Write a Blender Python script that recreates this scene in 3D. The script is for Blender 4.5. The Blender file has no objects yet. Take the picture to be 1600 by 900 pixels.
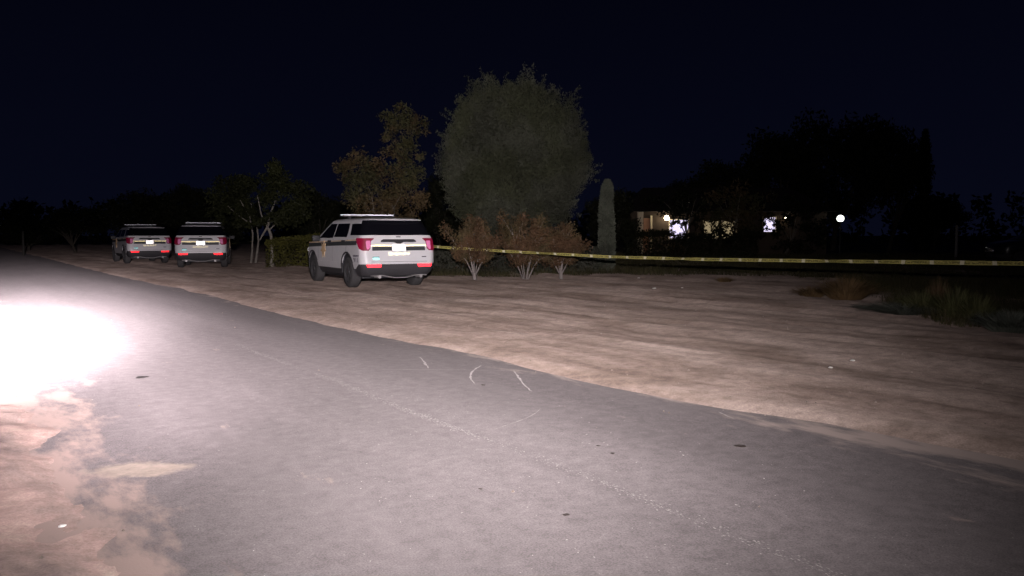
import bpy, bmesh, math, random
import numpy as np
from mathutils import Vector, Matrix

R = math.radians
rng = np.random.default_rng(7)
random.seed(7)
scene = bpy.context.scene
COL = scene.collection

# ------------------------------------------------------------------ camera
F = 1300.0            # focal length in pixels of a 1600 px wide frame
CAM_H = 1.4
PITCH = math.atan(83.0 / F)
cam_data = bpy.data.cameras.new("camera")
cam_data.sensor_width = 36.0
cam_data.lens = 36.0 * F / 1600.0
cam_data.clip_start = 0.05
cam_data.clip_end = 3000.0
cam = bpy.data.objects.new("camera", cam_data)
cam.location = (0, 0, CAM_H)
cam.rotation_euler = (R(90) - PITCH, 0, 0)
COL.objects.link(cam)
scene.camera = cam

# ------------------------------------------------------------------ night sky
world = bpy.data.worlds.new("World")
scene.world = world
world.use_nodes = True
wn, wl = world.node_tree.nodes, world.node_tree.links
wn.clear()
w_out = wn.new("ShaderNodeOutputWorld")
w_bg = wn.new("ShaderNodeBackground")
w_tc = wn.new("ShaderNodeTexCoord")
w_sep = wn.new("ShaderNodeSeparateXYZ")
w_ramp = wn.new("ShaderNodeValToRGB")
wl.new(w_tc.outputs["Generated"], w_sep.inputs[0])
wl.new(w_sep.outputs["Z"], w_ramp.inputs[0])
els = w_ramp.color_ramp.elements
els[0].position = 0.0
els[0].color = (0.0021, 0.0027, 0.0080, 1)
els[1].position = 0.42
els[1].color = (0.0005, 0.0006, 0.0025, 1)
e = els.new(0.14)
e.color = (0.0015, 0.0019, 0.0063, 1)
wl.new(w_ramp.outputs[0], w_bg.inputs["Color"])
w_bg.inputs["Strength"].default_value = 1.0
wl.new(w_bg.outputs[0], w_out.inputs[0])

# ------------------------------------------------------------------ lamps (the crew's light, a car's headlights)
def beam(name, loc, target, watts, sx, sy, color, radius=0.05):
    """a spot lamp whose reflector throws a bell-shaped beam, sx degrees wide and sy degrees high (one sigma)"""
    d = bpy.data.lights.new(name, "SPOT")
    d.energy = watts
    d.spot_size = R(170)
    d.spot_blend = 0.2
    d.color = color
    d.shadow_soft_size = radius
    d.use_nodes = True
    nt = d.node_tree
    em = nt.nodes["Emission"]
    tc = nt.nodes.new("ShaderNodeTexCoord")
    sp = nt.nodes.new("ShaderNodeSeparateXYZ")
    nt.links.new(tc.outputs["Normal"], sp.inputs[0])
    def mn(op, p, q=None):
        n = nt.nodes.new("ShaderNodeMath")
        n.operation = op
        for i, val in enumerate((p, q)):
            if val is None:
                continue
            if hasattr(val, "is_linked"):
                nt.links.new(val, n.inputs[i])
            else:
                n.inputs[i].default_value = val
        return n.outputs[0]
    fw = mn("ABSOLUTE", sp.outputs["Z"])
    az = mn("DIVIDE", mn("ARCTAN2", sp.outputs["X"], fw), R(sx))
    el = mn("DIVIDE", mn("ARCSINE", sp.outputs["Y"]), R(sy))
    q = mn("MULTIPLY", mn("ADD", mn("MULTIPLY", az, az), mn("MULTIPLY", el, el)), -0.5)
    nt.links.new(mn("EXPONENT", q), em.inputs["Strength"])
    o = bpy.data.objects.new(name, d)
    o.location = loc
    v = Vector(target) - Vector(loc)
    o.rotation_euler = v.to_track_quat("-Z", "Y").to_euler()
    COL.objects.link(o)
    return o

# the lamp on the news camera
beam("camera_light", (0.1, -0.15, 1.95), (-2.5, 30.0, 1.95), 16500, 15, 15, (1.0, 0.90, 0.92))
# a second, tighter lamp beside the camera, turned to the left along the road
def aim(loc, az, el, d=20.0):
    return (loc[0] + d * math.sin(R(az)) * math.cos(R(el)), loc[1] + d * math.cos(R(az)) * math.cos(R(el)), loc[2] + d * math.sin(R(el)))
WL = (-0.85, 0.45, 1.40)
beam("work_light", WL, aim(WL, -30.2, -5.6), 265000, 5.1, 2.2, (1.0, 0.88, 0.94))
WL2 = (-0.80, 0.45, 1.42)
beam("flood_light", WL2, aim(WL2, -19.5, -8.8), 12500, 6.0, 4.4, (1.0, 0.86, 0.915))

scene.view_settings.view_transform = "Standard"
scene.view_settings.look = "None"
scene.view_settings.exposure = 0.0
scene.view_settings.gamma = 1.0
scene.cycles.use_denoising = True
scene.cycles.max_bounces = 4
scene.cycles.sample_clamp_indirect = 4.0
scene.cycles.sample_clamp_direct = 0.0

# ------------------------------------------------------------------ helpers
def ray(u, v):
    c, s = math.cos(PITCH), math.sin(PITCH)
    a, b = (u - 800.0) / F, -(v - 450.0) / F
    return Vector((a, c + b * s, -s + b * c))

def ground(u, v, z=0.0):
    """the place on the ground (height z) seen at photo pixel u, v"""
    r = ray(u, v)
    t = (z - CAM_H) / r.z
    return Vector((r.x * t, r.y * t, z))

def at(u, v, depth):
    r = ray(u, v)
    t = depth / r.y
    return Vector((r.x * t, depth, CAM_H + r.z * t))

def tag(o, label=None, cat=None, group=None, kind=None):
    if label: o["label"] = label
    if cat: o["category"] = cat
    if group: o["group"] = group
    if kind: o["kind"] = kind
    return o

def empty(name, loc=(0, 0, 0), rz=0.0):
    o = bpy.data.objects.new(name, None)
    o.empty_display_size = 0.2
    o.location = loc
    o.rotation_euler = (0, 0, rz)
    COL.objects.link(o)
    return o

def link(name, me, mat, parent=None):
    o = bpy.data.objects.new(name, me)
    if mat is not None and not me.materials:
        me.materials.append(mat)
    COL.objects.link(o)
    if parent is not None:
        o.parent = parent
    return o

def copy_tree(o, parent=None):
    c = o.copy()
    COL.objects.link(c)
    if parent is not None:
        c.parent = parent
    for ch in list(o.children):
        copy_tree(ch, c)
    return c

def np_mesh(name, verts, faces, smooth=False):
    """verts (N,3), faces (M,k): every face with the same number of corners"""
    verts = np.asarray(verts, np.float32)
    faces = np.asarray(faces, np.int32)
    me = bpy.data.meshes.new(name)
    k = faces.shape[1]
    me.vertices.add(len(verts))
    me.vertices.foreach_set("co", verts.ravel())
    me.loops.add(faces.size)
    me.loops.foreach_set("vertex_index", faces.ravel())
    me.polygons.add(len(faces))
    me.polygons.foreach_set("loop_start", np.arange(0, faces.size, k, dtype=np.int32))
    me.polygons.foreach_set("loop_total", np.full(len(faces), k, np.int32))
    me.update(calc_edges=True)
    if smooth:
        me.shade_smooth()
    me.validate()
    return me

class MB:
    def __init__(self):
        self.v, self.f = [], []
    def add(self, vs, fs):
        n = len(self.v)
        self.v += [tuple(p) for p in vs]
        self.f += [tuple(i + n for i in f) for f in fs]
        return self
    def box(self, c, s, rz=0.0, bev=0.0):
        bm = bmesh.new()
        bmesh.ops.create_cube(bm, size=1.0)
        for v in bm.verts:
            v.co = Vector((v.co.x * s[0], v.co.y * s[1], v.co.z * s[2]))
        if bev > 0:
            bmesh.ops.bevel(bm, geom=list(bm.edges), offset=bev, segments=2, affect="EDGES", profile=0.6)
        m = Matrix.Translation(Vector(c)) @ Matrix.Rotation(rz, 4, "Z")
        bm.verts.ensure_lookup_table()
        self.add([m @ v.co for v in bm.verts], [[v.index for v in f.verts] for f in bm.faces])
        bm.free()
        return self
    def tube(self, pts, radii, n=7, cap=True):
        pts = [Vector(p) for p in pts]
        if not hasattr(radii, "__len__"):
            radii = [radii] * len(pts)
        rings = []
        ref = None
        for i, p in enumerate(pts):
            a = pts[max(i - 1, 0)]
            b = pts[min(i + 1, len(pts) - 1)]
            t = (b - a)
            t = t.normalized() if t.length > 1e-9 else Vector((0, 0, 1))
            if ref is None:
                ref = Vector((1, 0, 0)) if abs(t.x) < 0.9 else Vector((0, 1, 0))
            x = (ref - t * ref.dot(t)).normalized()
            ref = x
            y = t.cross(x)
            rings.append([p + (x * math.cos(2 * math.pi * k / n) + y * math.sin(2 * math.pi * k / n)) * radii[i] for k in range(n)])
        vs = [q for r_ in rings for q in r_]
        fs = []
        for i in range(len(pts) - 1):
            for k in range(n):
                fs.append((i * n + k, i * n + (k + 1) % n, (i + 1) * n + (k + 1) % n, (i + 1) * n + k))
        if cap:
            fs.append(tuple(reversed(range(n))))
            fs.append(tuple((len(pts) - 1) * n + k for k in range(n)))
        return self.add(vs, fs)
    def lathe(self, prof, axis="x", n=28, c=(0, 0, 0)):
        """prof: (along axis, radius)"""
        vs, fs = [], []
        c = Vector(c)
        for a, r_ in prof:
            for k in range(n):
                t = 2 * math.pi * k / n
                p = (a, r_ * math.cos(t), r_ * math.sin(t)) if axis == "x" else (r_ * math.cos(t), r_ * math.sin(t), a)
                vs.append(c + Vector(p))
        for i in range(len(prof) - 1):
            for k in range(n):
                fs.append((i * n + k, i * n + (k + 1) % n, (i + 1) * n + (k + 1) % n, (i + 1) * n + k))
        fs.append(tuple(reversed(range(n))))
        fs.append(tuple((len(prof) - 1) * n + k for k in range(n)))
        return self.add(vs, fs)
    def mesh(self, name, smooth=None):
        me = bpy.data.meshes.new(name)
        me.from_pydata([tuple(p) for p in self.v], [], self.f)
        bm = bmesh.new()
        bm.from_mesh(me)
        bmesh.ops.recalc_face_normals(bm, faces=bm.faces)
        bm.to_mesh(me)
        bm.free()
        if smooth is not None:
            me.shade_smooth()
            me.set_sharp_from_angle(angle=R(smooth))
        me.update()
        return me
    def build(self, name, mat, parent=None, smooth=None):
        return link(name, self.mesh(name, smooth), mat, parent)

# value noise, for relief
def _hash(ix, iy, seed):
    h = (ix.astype(np.int64) * 374761393 + iy.astype(np.int64) * 668265263 + seed * 1442695041) & 0xFFFFFFFF
    h = ((h ^ (h >> 13)) * 1274126177) & 0xFFFFFFFF
    return ((h ^ (h >> 16)) & 0xFFFF) / 65535.0

def vnoise(x, y, seed=0):
    ix, iy = np.floor(x), np.floor(y)
    fx, fy = x - ix, y - iy
    fx, fy = fx * fx * (3 - 2 * fx), fy * fy * (3 - 2 * fy)
    a, b = _hash(ix, iy, seed), _hash(ix + 1, iy, seed)
    c, d = _hash(ix, iy + 1, seed), _hash(ix + 1, iy + 1, seed)
    return (a + (b - a) * fx) * (1 - fy) + (c + (d - c) * fx) * fy

def fbm(x, y, seed=0, oct=4, gain=0.5):
    t, a, n = 0.0, 1.0, 0.0
    for i in range(oct):
        t = t + a * (vnoise(x * 2 ** i, y * 2 ** i, seed + 17 * i) - 0.5)
        n += a
        a *= gain
    return t / n

# ------------------------------------------------------------------ materials
def new_mat(name):
    m = bpy.data.materials.new(name)
    m.use_nodes = True
    nt = m.node_tree
    nt.nodes.clear()
    out = nt.nodes.new("ShaderNodeOutputMaterial")
    return m, nt, out

def principled(nt, out=None, **kw):
    p = nt.nodes.new("ShaderNodeBsdfPrincipled")
    for k, v in kw.items():
        p.inputs[k].default_value = v
    if out is not None:
        nt.links.new(p.outputs[0], out.inputs["Surface"])
    return p

def noise(nt, vec, scale, detail=4.0, rough=0.55, dist=0.0):
    n = nt.nodes.new("ShaderNodeTexNoise")
    n.inputs["Scale"].default_value = scale
    n.inputs["Detail"].default_value = detail
    n.inputs["Roughness"].default_value = rough
    n.inputs["Distortion"].default_value = dist
    if vec is not None:
        nt.links.new(vec, n.inputs["Vector"])
    return n

def ramp(nt, fac, stops):
    r = nt.nodes.new("ShaderNodeValToRGB")
    el = r.color_ramp.elements
    while len(el) < len(stops):
        el.new(0.5)
    for i, (p, c) in enumerate(stops):
        el[i].position = p
        el[i].color = (c[0], c[1], c[2], 1) if hasattr(c, "__len__") else (c, c, c, 1)
    nt.links.new(fac, r.inputs[0])
    return r

def mixc(nt, fac, a, b, mode="MIX"):
    m = nt.nodes.new("ShaderNodeMix")
    m.data_type = "RGBA"
    m.blend_type = mode
    for sock, val in ((m.inputs[0], fac), (m.inputs[6], a), (m.inputs[7], b)):
        if hasattr(val, "is_linked"):
            nt.links.new(val, sock)
        elif hasattr(val, "__len__"):
            sock.default_value = (val[0], val[1], val[2], 1)
        else:
            sock.default_value = val
    return m.outputs[2]

def mapping(nt, scale=(1, 1, 1), coord="Object", rot=(0, 0, 0)):
    tc = nt.nodes.new("ShaderNodeTexCoord")
    mp = nt.nodes.new("ShaderNodeMapping")
    mp.inputs["Scale"].default_value = scale
    mp.inputs["Rotation"].default_value = rot
    nt.links.new(tc.outputs[coord], mp.inputs[0])
    return mp.outputs[0]

def bump(nt, h, strength, dist):
    b = nt.nodes.new("ShaderNodeBump")
    b.inputs["Strength"].default_value = strength
    b.inputs["Distance"].default_value = dist
    nt.links.new(h, b.inputs["Height"])
    return b.outputs[0]

def simple(name, col, rough=0.5, metal=0.0, coat=0.0, spec=0.5, grain=0.06, gscale=30.0):
    m, nt, out = new_mat(name)
    p = principled(nt, out, Roughness=rough, Metallic=metal)
    p.inputs["Coat Weight"].default_value = coat
    p.inputs["Specular IOR Level"].default_value = spec
    n = noise(nt, mapping(nt), gscale, 3)
    lo = [c * (1 - grain) for c in col]
    hi = [min(1, c * (1 + grain)) for c in col]
    r = ramp(nt, n.outputs["Fac"], [(0.3, lo), (0.7, hi)])
    nt.links.new(r.outputs[0], p.inputs["Base Color"])
    return m

def retro(name, col, rough=0.45, amount=0.5, base=None):
    """retroreflective sheeting: part of the light returns towards where it came from"""
    m, nt, out = new_mat(name)
    d = principled(nt, None, Roughness=0.5)
    d.inputs["Base Color"].default_value = (*(base or col), 1)
    g = nt.nodes.new("ShaderNodeBsdfGlossy")
    g.inputs["Color"].default_value = (*col, 1)
    g.inputs["Roughness"].default_value = rough
    geo = nt.nodes.new("ShaderNodeNewGeometry")
    nt.links.new(geo.outputs["Incoming"], g.inputs["Normal"])
    mx = nt.nodes.new("ShaderNodeMixShader")
    mx.inputs[0].default_value = amount
    nt.links.new(d.outputs[0], mx.inputs[1])
    nt.links.new(g.outputs[0], mx.inputs[2])
    nt.links.new(mx.outputs[0], out.inputs["Surface"])
    return m

def leaf_mat(name, cols, transl=0.25, clump=1.1, alt=None):
    m, nt, out = new_mat(name)
    geo = nt.nodes.new("ShaderNodeNewGeometry")
    r = ramp(nt, geo.outputs["Random Per Island"], [(i / max(1, len(cols) - 1), c) for i, c in enumerate(cols)])
    n = noise(nt, mapping(nt), clump, 3)
    k = ramp(nt, n.outputs["Fac"], [(0.35, 0.62), (0.65, 1.25)])
    col = r.outputs[0]
    if alt:
        r2 = ramp(nt, geo.outputs["Random Per Island"], [(i / max(1, len(alt) - 1), c) for i, c in enumerate(alt)])
        n2 = noise(nt, mapping(nt), clump * 0.8, 2)
        col = mixc(nt, ramp(nt, n2.outputs["Fac"], [(0.44, 0.0), (0.56, 1.0)]).outputs[0], col, r2.outputs[0])
    c = mixc(nt, 1.0, col, k.outputs[0], "MULTIPLY")
    p = principled(nt, None, Roughness=0.65)
    p.inputs["Specular IOR Level"].default_value = 0.25
    t = nt.nodes.new("ShaderNodeBsdfTranslucent")
    nt.links.new(c, p.inputs["Base Color"])
    nt.links.new(c, t.inputs["Color"])
    mx = nt.nodes.new("ShaderNodeMixShader")
    mx.inputs[0].default_value = transl
    nt.links.new(p.outputs[0], mx.inputs[1])
    nt.links.new(t.outputs[0], mx.inputs[2])
    nt.links.new(mx.outputs[0], out.inputs["Surface"])
    return m

def bark_mat(name, col):
    m, nt, out = new_mat(name)
    p = principled(nt, out, Roughness=0.9)
    v = mapping(nt, (9, 9, 2))
    n = noise(nt, v, 3, 6)
    r = ramp(nt, n.outputs["Fac"], [(0.3, [c * 0.45 for c in col]), (0.65, col)])
    nt.links.new(r.outputs[0], p.inputs["Base Color"])
    nt.links.new(bump(nt, n.outputs["Fac"], 0.6, 0.02), p.inputs["Normal"])
    return m

def emit(name, col, strength):
    m, nt, out = new_mat(name)
    e_ = nt.nodes.new("ShaderNodeEmission")
    e_.inputs["Color"].default_value = (*col, 1)
    e_.inputs["Strength"].default_value = strength
    nt.links.new(e_.outputs[0], out.inputs["Surface"])
    return m

def asphalt_mat():
    m, nt, out = new_mat("asphalt")
    p = principled(nt, out, Roughness=0.85)
    p.inputs["Diffuse Roughness"].default_value = 1.0
    p.inputs["Specular IOR Level"].default_value = 0.3
    v = mapping(nt)
    vs = mapping(nt, (1.0, 0.16, 1.0))
    big = noise(nt, vs, 1.3, 5, 0.6)
    mid = noise(nt, v, 9, 6, 0.7)
    fine = noise(nt, v, 120, 3, 0.7)
    grit = nt.nodes.new("ShaderNodeTexVoronoi")
    grit.inputs["Scale"].default_value = 95
    nt.links.new(v, grit.inputs["Vector"])
    base = ramp(nt, big.outputs["Fac"], [(0.3, (0.088, 0.079, 0.079)), (0.7, (0.113, 0.101, 0.101))])
    c1 = mixc(nt, 1.0, base.outputs[0], ramp(nt, mid.outputs["Fac"], [(0.3, 0.80), (0.7, 1.20)]).outputs[0], "MULTIPLY")
    c2 = mixc(nt, 1.0, c1, ramp(nt, fine.outputs["Fac"], [(0.3, 0.62), (0.72, 1.38)]).outputs[0], "MULTIPLY")
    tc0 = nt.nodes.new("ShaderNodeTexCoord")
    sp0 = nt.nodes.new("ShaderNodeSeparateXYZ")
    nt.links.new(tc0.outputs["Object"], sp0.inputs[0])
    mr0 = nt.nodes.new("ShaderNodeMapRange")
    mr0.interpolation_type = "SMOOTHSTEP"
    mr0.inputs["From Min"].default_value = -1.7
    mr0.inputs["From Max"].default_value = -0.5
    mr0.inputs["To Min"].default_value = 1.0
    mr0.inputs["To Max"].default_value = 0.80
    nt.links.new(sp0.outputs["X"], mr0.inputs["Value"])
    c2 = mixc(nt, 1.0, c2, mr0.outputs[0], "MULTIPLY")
    # bright chips of aggregate
    chip = noise(nt, v, 42, 2, 0.5)
    cm = ramp(nt, chip.outputs["Fac"], [(0.745, 0.0), (0.785, 0.8)])
    c3 = mixc(nt, cm.outputs[0], c2, (0.42, 0.40, 0.38))
    # sand blown over both edges (object x runs across the road, 0 at its right edge)
    tc = nt.nodes.new("ShaderNodeTexCoord")
    sp = nt.nodes.new("ShaderNodeSeparateXYZ")
    nt.links.new(tc.outputs["Object"], sp.inputs[0])
    dn = noise(nt, mapping(nt, (1.0, 0.35, 1)), 3.5, 6, 0.65)
    def edge(x0, x1):
        mr = nt.nodes.new("ShaderNodeMapRange")
        mr.inputs["From Min"].default_value = x0
        mr.inputs["From Max"].default_value = x1
        nt.links.new(sp.outputs["X"], mr.inputs["Value"])
        ad = nt.nodes.new("ShaderNodeMath")
        ad.operation = "MULTIPLY_ADD"
        nt.links.new(dn.outputs["Fac"], ad.inputs[0])
        ad.inputs[1].default_value = 2.6
        sb = nt.nodes.new("ShaderNodeMath")
        sb.operation = "SUBTRACT"
        nt.links.new(mr.outputs[0], sb.inputs[0])
        sb.inputs[1].default_value = 1.62
        nt.links.new(sb.outputs[0], ad.inputs[2])
        rr = ramp(nt, ad.outputs[0], [(0.12, 0.0), (0.55, 1.0)])
        return rr.outputs[0]
    c4 = mixc(nt, edge(-0.55, 0.50), c3, (0.19, 0.158, 0.142))
    c5 = mixc(nt, edge(-3.75, -4.60), c4, (0.205, 0.158, 0.140))
    # a thin pale drift of sand near the left edge
    def dot_n(vec, off):
        q = nt.nodes.new("ShaderNodeVectorMath")
        q.operation = "DOT_PRODUCT"
        nt.links.new(tc.outputs["Object"], q.inputs[0])
        q.inputs[1].default_value = vec
        w = nt.nodes.new("ShaderNodeMath")
        w.operation = "SUBTRACT"
        nt.links.new(q.outputs["Value"], w.inputs[0])
        w.inputs[1].default_value = off
        w2 = nt.nodes.new("ShaderNodeMath")
        w2.operation = "POWER"
        nt.links.new(w.outputs[0], w2.inputs[0])
        w2.inputs[1].default_value = 2.0
        return w2.outputs[0]
    ax, by = (0.829, -0.559, 0.0), (0.559, 0.829, 0.0)
    ca, cb = -4.10 * 0.829 + 1.41 * 0.559, -4.10 * 0.559 - 1.41 * 0.829
    e1 = nt.nodes.new("ShaderNodeMath")
    e1.operation = "MULTIPLY"
    nt.links.new(dot_n(ax, ca), e1.inputs[0])
    e1.inputs[1].default_value = 1 / 0.27 ** 2
    e2 = nt.nodes.new("ShaderNodeMath")
    e2.operation = "MULTIPLY_ADD"
    nt.links.new(dot_n(by, cb), e2.inputs[0])
    e2.inputs[1].default_value = 1 / 0.15 ** 2
    nt.links.new(e1.outputs[0], e2.inputs[2])
    e3 = nt.nodes.new("ShaderNodeMath")
    e3.operation = "MULTIPLY_ADD"
    dn2 = noise(nt, v, 7.0, 6, 0.65)
    nt.links.new(dn2.outputs["Fac"], e3.inputs[0])
    e3.inputs[1].default_value = -3.2
    nt.links.new(e2.outputs[0], e3.inputs[2])
    dr = ramp(nt, e3.outputs[0], [(0.0, 0.9), (0.9, 0.0)])
    sh = nt.nodes.new("ShaderNodeMath")
    sh.operation = "ADD"
    nt.links.new(e3.outputs[0], sh.inputs[0])
    sh.inputs[1].default_value = 1.0
    nt.links.new(sh.outputs[0], dr.inputs[0])
    c5 = mixc(nt, dr.outputs[0], c5, mixc(nt, 1.0, (0.190, 0.160, 0.134), ramp(nt, mid.outputs["Fac"], [(0.3, 0.75), (0.7, 1.2)]).outputs[0], "MULTIPLY"))
    nt.links.new(c5, p.inputs["Base Color"])
    nt.links.new(bump(nt, mixc(nt, 0.6, grit.outputs["Distance"], fine.outputs["Fac"]), 0.35, 0.006), p.inputs["Normal"])
    return m

def dirt_mat():
    m, nt, out = new_mat("dry_dirt")
    p = principled(nt, out, Roughness=0.95)
    p.inputs["Diffuse Roughness"].default_value = 1.0
    p.inputs["Specular IOR Level"].default_value = 0.15
    v = mapping(nt)
    vs = mapping(nt, (1.0, 0.34, 1.0))           # tracks run along the road
    trk = noise(nt, vs, 0.85, 6, 0.62, 0.8)
    pat = noise(nt, v, 0.55, 5, 0.6)
    mid = noise(nt, v, 7, 6, 0.7)
    fine = noise(nt, v, 70, 4, 0.7)
    c0 = ramp(nt, trk.outputs["Fac"], [(0.32, (0.150, 0.112, 0.094)), (0.46, (0.235, 0.182, 0.154)), (0.66, (0.315, 0.252, 0.218))])
    c1 = mixc(nt, ramp(nt, pat.outputs["Fac"], [(0.48, 0.0), (0.68, 0.70)]).outputs[0], c0.outputs[0], (0.135, 0.100, 0.080))
    c2 = mixc(nt, 1.0, c1, ramp(nt, mid.outputs["Fac"], [(0.3, 0.66), (0.7, 1.25)]).outputs[0], "MULTIPLY")
    c3 = mixc(nt, 1.0, c2, ramp(nt, fine.outputs["Fac"], [(0.3, 0.75), (0.7, 1.25)]).outputs[0], "MULTIPLY")
    nt.links.new(c3, p.inputs["Base Color"])
    h = mixc(nt, 0.35, mid.outputs["Fac"], fine.outputs["Fac"])
    nt.links.new(bump(nt, h, 0.7, 0.03), p.inputs["Normal"])
    return m

def sand_mat():
    m, nt, out = new_mat("pale_sand")
    p = principled(nt, out, Roughness=0.95)
    p.inputs["Diffuse Roughness"].default_value = 1.0
    p.inputs["Specular IOR Level"].default_value = 0.15
    v = mapping(nt)
    pat = noise(nt, mapping(nt, (1.0, 0.6, 1.0)), 1.6, 6, 0.68, 0.6)
    mid = noise(nt, v, 9, 6, 0.7)
    fine = noise(nt, v, 80, 4, 0.7)
    c0 = ramp(nt, pat.outputs["Fac"], [(0.34, (0.165, 0.130, 0.120)), (0.46, (0.225, 0.172, 0.152)), (0.56, (0.29, 0.210, 0.185)), (0.68, (0.31, 0.250, 0.210))])
    c2 = mixc(nt, 1.0, c0.outputs[0], ramp(nt, mid.outputs["Fac"], [(0.3, 0.74), (0.7, 1.2)]).outputs[0], "MULTIPLY")
    c3 = mixc(nt, 1.0, c2, ramp(nt, fine.outputs["Fac"], [(0.3, 0.8), (0.7, 1.2)]).outputs[0], "MULTIPLY")
    nt.links.new(c3, p.inputs["Base Color"])
    nt.links.new(bump(nt, mixc(nt, 0.35, mid.outputs["Fac"], fine.outputs["Fac"]), 0.6, 0.025), p.inputs["Normal"])
    return m

def field_mat():
    m, nt, out = new_mat("field_soil")
    p = principled(nt, out, Roughness=0.95)
    v = mapping(nt)
    n = noise(nt, v, 0.4, 6, 0.65)
    r = ramp(nt, n.outputs["Fac"], [(0.3, (0.020, 0.022, 0.010)), (0.7, (0.055, 0.050, 0.028))])
    nt.links.new(r.outputs[0], p.inputs["Base Color"])
    return m

M = {
    "asphalt": asphalt_mat(),
    "dirt": dirt_mat(),
    "field": field_mat(),
    "sand": sand_mat(),
    "white": simple("white_paint", (0.75, 0.74, 0.76), 0.38, coat=0.3, grain=0.03, gscale=4),
    "black": simple("black_plastic", (0.028, 0.028, 0.032), 0.6),
    "cladding": simple("dark_cladding", (0.050, 0.047, 0.052), 0.7),
    "glass": simple("tinted_glass", (0.006, 0.006, 0.009), 0.12, spec=0.25),
    "rubber": simple("tyre_rubber", (0.055, 0.053, 0.054), 0.9),
    "rim": simple("steel_rim", (0.09, 0.09, 0.095), 0.5, 0.3),
    "chrome": simple("bright_metal", (0.42, 0.40, 0.40), 0.55, 0.4),
    "band": simple("charcoal_band", (0.05, 0.055, 0.058), 0.5),
    "print": simple("grey_print", (0.10, 0.09, 0.12), 0.5),
    "gold": retro("gold_vinyl", (0.75, 0.50, 0.22), 0.6, 0.06, (0.52, 0.38, 0.25)),
    "yellow": retro("yellow_sheeting", (0.95, 0.84, 0.38), 0.42, 0.45, (0.85, 0.72, 0.30)),
    "plate": retro("plate_sheeting", (0.95, 0.95, 0.90), 0.40, 0.8, (0.8, 0.8, 0.78)),
    "letters": retro("letter_sheeting", (0.95, 0.90, 0.62), 0.42, 0.26, (0.85, 0.78, 0.45)),
    "teal": retro("teal_sticker", (0.45, 0.95, 0.92), 0.5, 0.30, (0.35, 0.75, 0.72)),
    "teal_dark": simple("teal_print", (0.16, 0.36, 0.36), 0.5),
    "red": retro("red_reflector", (1.0, 0.03, 0.04), 0.44, 0.72, (0.5, 0.01, 0.02)),
    "lamp_red": retro("red_lens", (0.60, 0.012, 0.10), 0.6, 0.13, (0.10, 0.001, 0.010)),
    "lamp_pink": retro("clear_red_lens", (0.95, 0.32, 0.62), 0.6, 0.16, (0.60, 0.18, 0.36)),
    "bar_lens": retro("light_bar_lens", (0.85, 0.88, 0.95), 0.5, 0.25, (0.45, 0.46, 0.50)),
    "bark": bark_mat("grey_bark", (0.17, 0.145, 0.115)),
    "bark_pale": bark_mat("pale_bark", (0.33, 0.30, 0.26)),
    "bark_stem": bark_mat("stem_bark", (0.34, 0.30, 0.28)),
    "bark_dark": bark_mat("dark_bark", (0.07, 0.058, 0.045)),
    "leaf_olive": leaf_mat("olive_leaves", [(0.080, 0.085, 0.060), (0.100, 0.104, 0.076), (0.115, 0.120, 0.090)], 0.25, 0.7, [(0.075, 0.084, 0.048), (0.095, 0.100, 0.060)]),
    "leaf_autumn": leaf_mat("autumn_leaves", [(0.105, 0.065, 0.030), (0.085, 0.062, 0.028), (0.12, 0.082, 0.042)], 0.25, 0.8, [(0.060, 0.060, 0.026), (0.075, 0.068, 0.030), (0.052, 0.056, 0.024)]),
    "leaf_rust": leaf_mat("rusty_leaves", [(0.15, 0.078, 0.042), (0.14, 0.085, 0.045), (0.17, 0.10, 0.06)], 0.2, 1.6, [(0.12, 0.095, 0.045), (0.10, 0.075, 0.035), (0.15, 0.11, 0.06)]),
    "leaf_green": leaf_mat("green_leaves", [(0.024, 0.029, 0.010), (0.038, 0.042, 0.014), (0.030, 0.034, 0.012)], 0.25, 0.8),
    "leaf_dark": leaf_mat("dark_leaves", [(0.010, 0.012, 0.004), (0.018, 0.019, 0.007), (0.013, 0.015, 0.006)], 0.2, 0.6),
    "leaf_hedge": leaf_mat("hedge_leaves", [(0.060, 0.066, 0.046), (0.080, 0.082, 0.062), (0.090, 0.086, 0.070)], 0.2, 1.2),
    "leaf_lime": leaf_mat("yellow_green_leaves", [(0.110, 0.108, 0.022), (0.14, 0.128, 0.032), (0.090, 0.096, 0.020)], 0.25, 1.2),
    "cypress": leaf_mat("cypress_leaves", [(0.085, 0.095, 0.07), (0.11, 0.12, 0.09), (0.125, 0.13, 0.10)], 0.15, 1.5),
    "grass": leaf_mat("field_grass", [(0.050, 0.052, 0.020), (0.075, 0.072, 0.03), (0.11, 0.085, 0.045), (0.045, 0.05, 0.018)], 0.3, 0.5),
    "dry": leaf_mat("dry_stalks", [(0.20, 0.125, 0.055), (0.15, 0.095, 0.045), (0.24, 0.16, 0.08)], 0.2, 2.0),
    "weed": leaf_mat("weed_leaves", [(0.11, 0.115, 0.045), (0.14, 0.135, 0.06), (0.09, 0.10, 0.04)], 0.25, 2.0),
    "sage": leaf_mat("sage_leaves", [(0.14, 0.155, 0.125), (0.17, 0.18, 0.15), (0.12, 0.135, 0.105)], 0.2, 2.0),
    "paper": simple("white_paper", (0.78, 0.77, 0.74), 0.8),
    "stain": simple("dark_leaf", (0.035, 0.026, 0.022), 0.8),
    "scuff": simple("pale_scuff", (0.20, 0.185, 0.18), 0.9, grain=0.3, gscale=40),
}
for n_ in M["scuff"].node_tree.nodes:
    if n_.type == "BSDF_PRINCIPLED":
        n_.inputs["Diffuse Roughness"].default_value = 1.0

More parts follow.
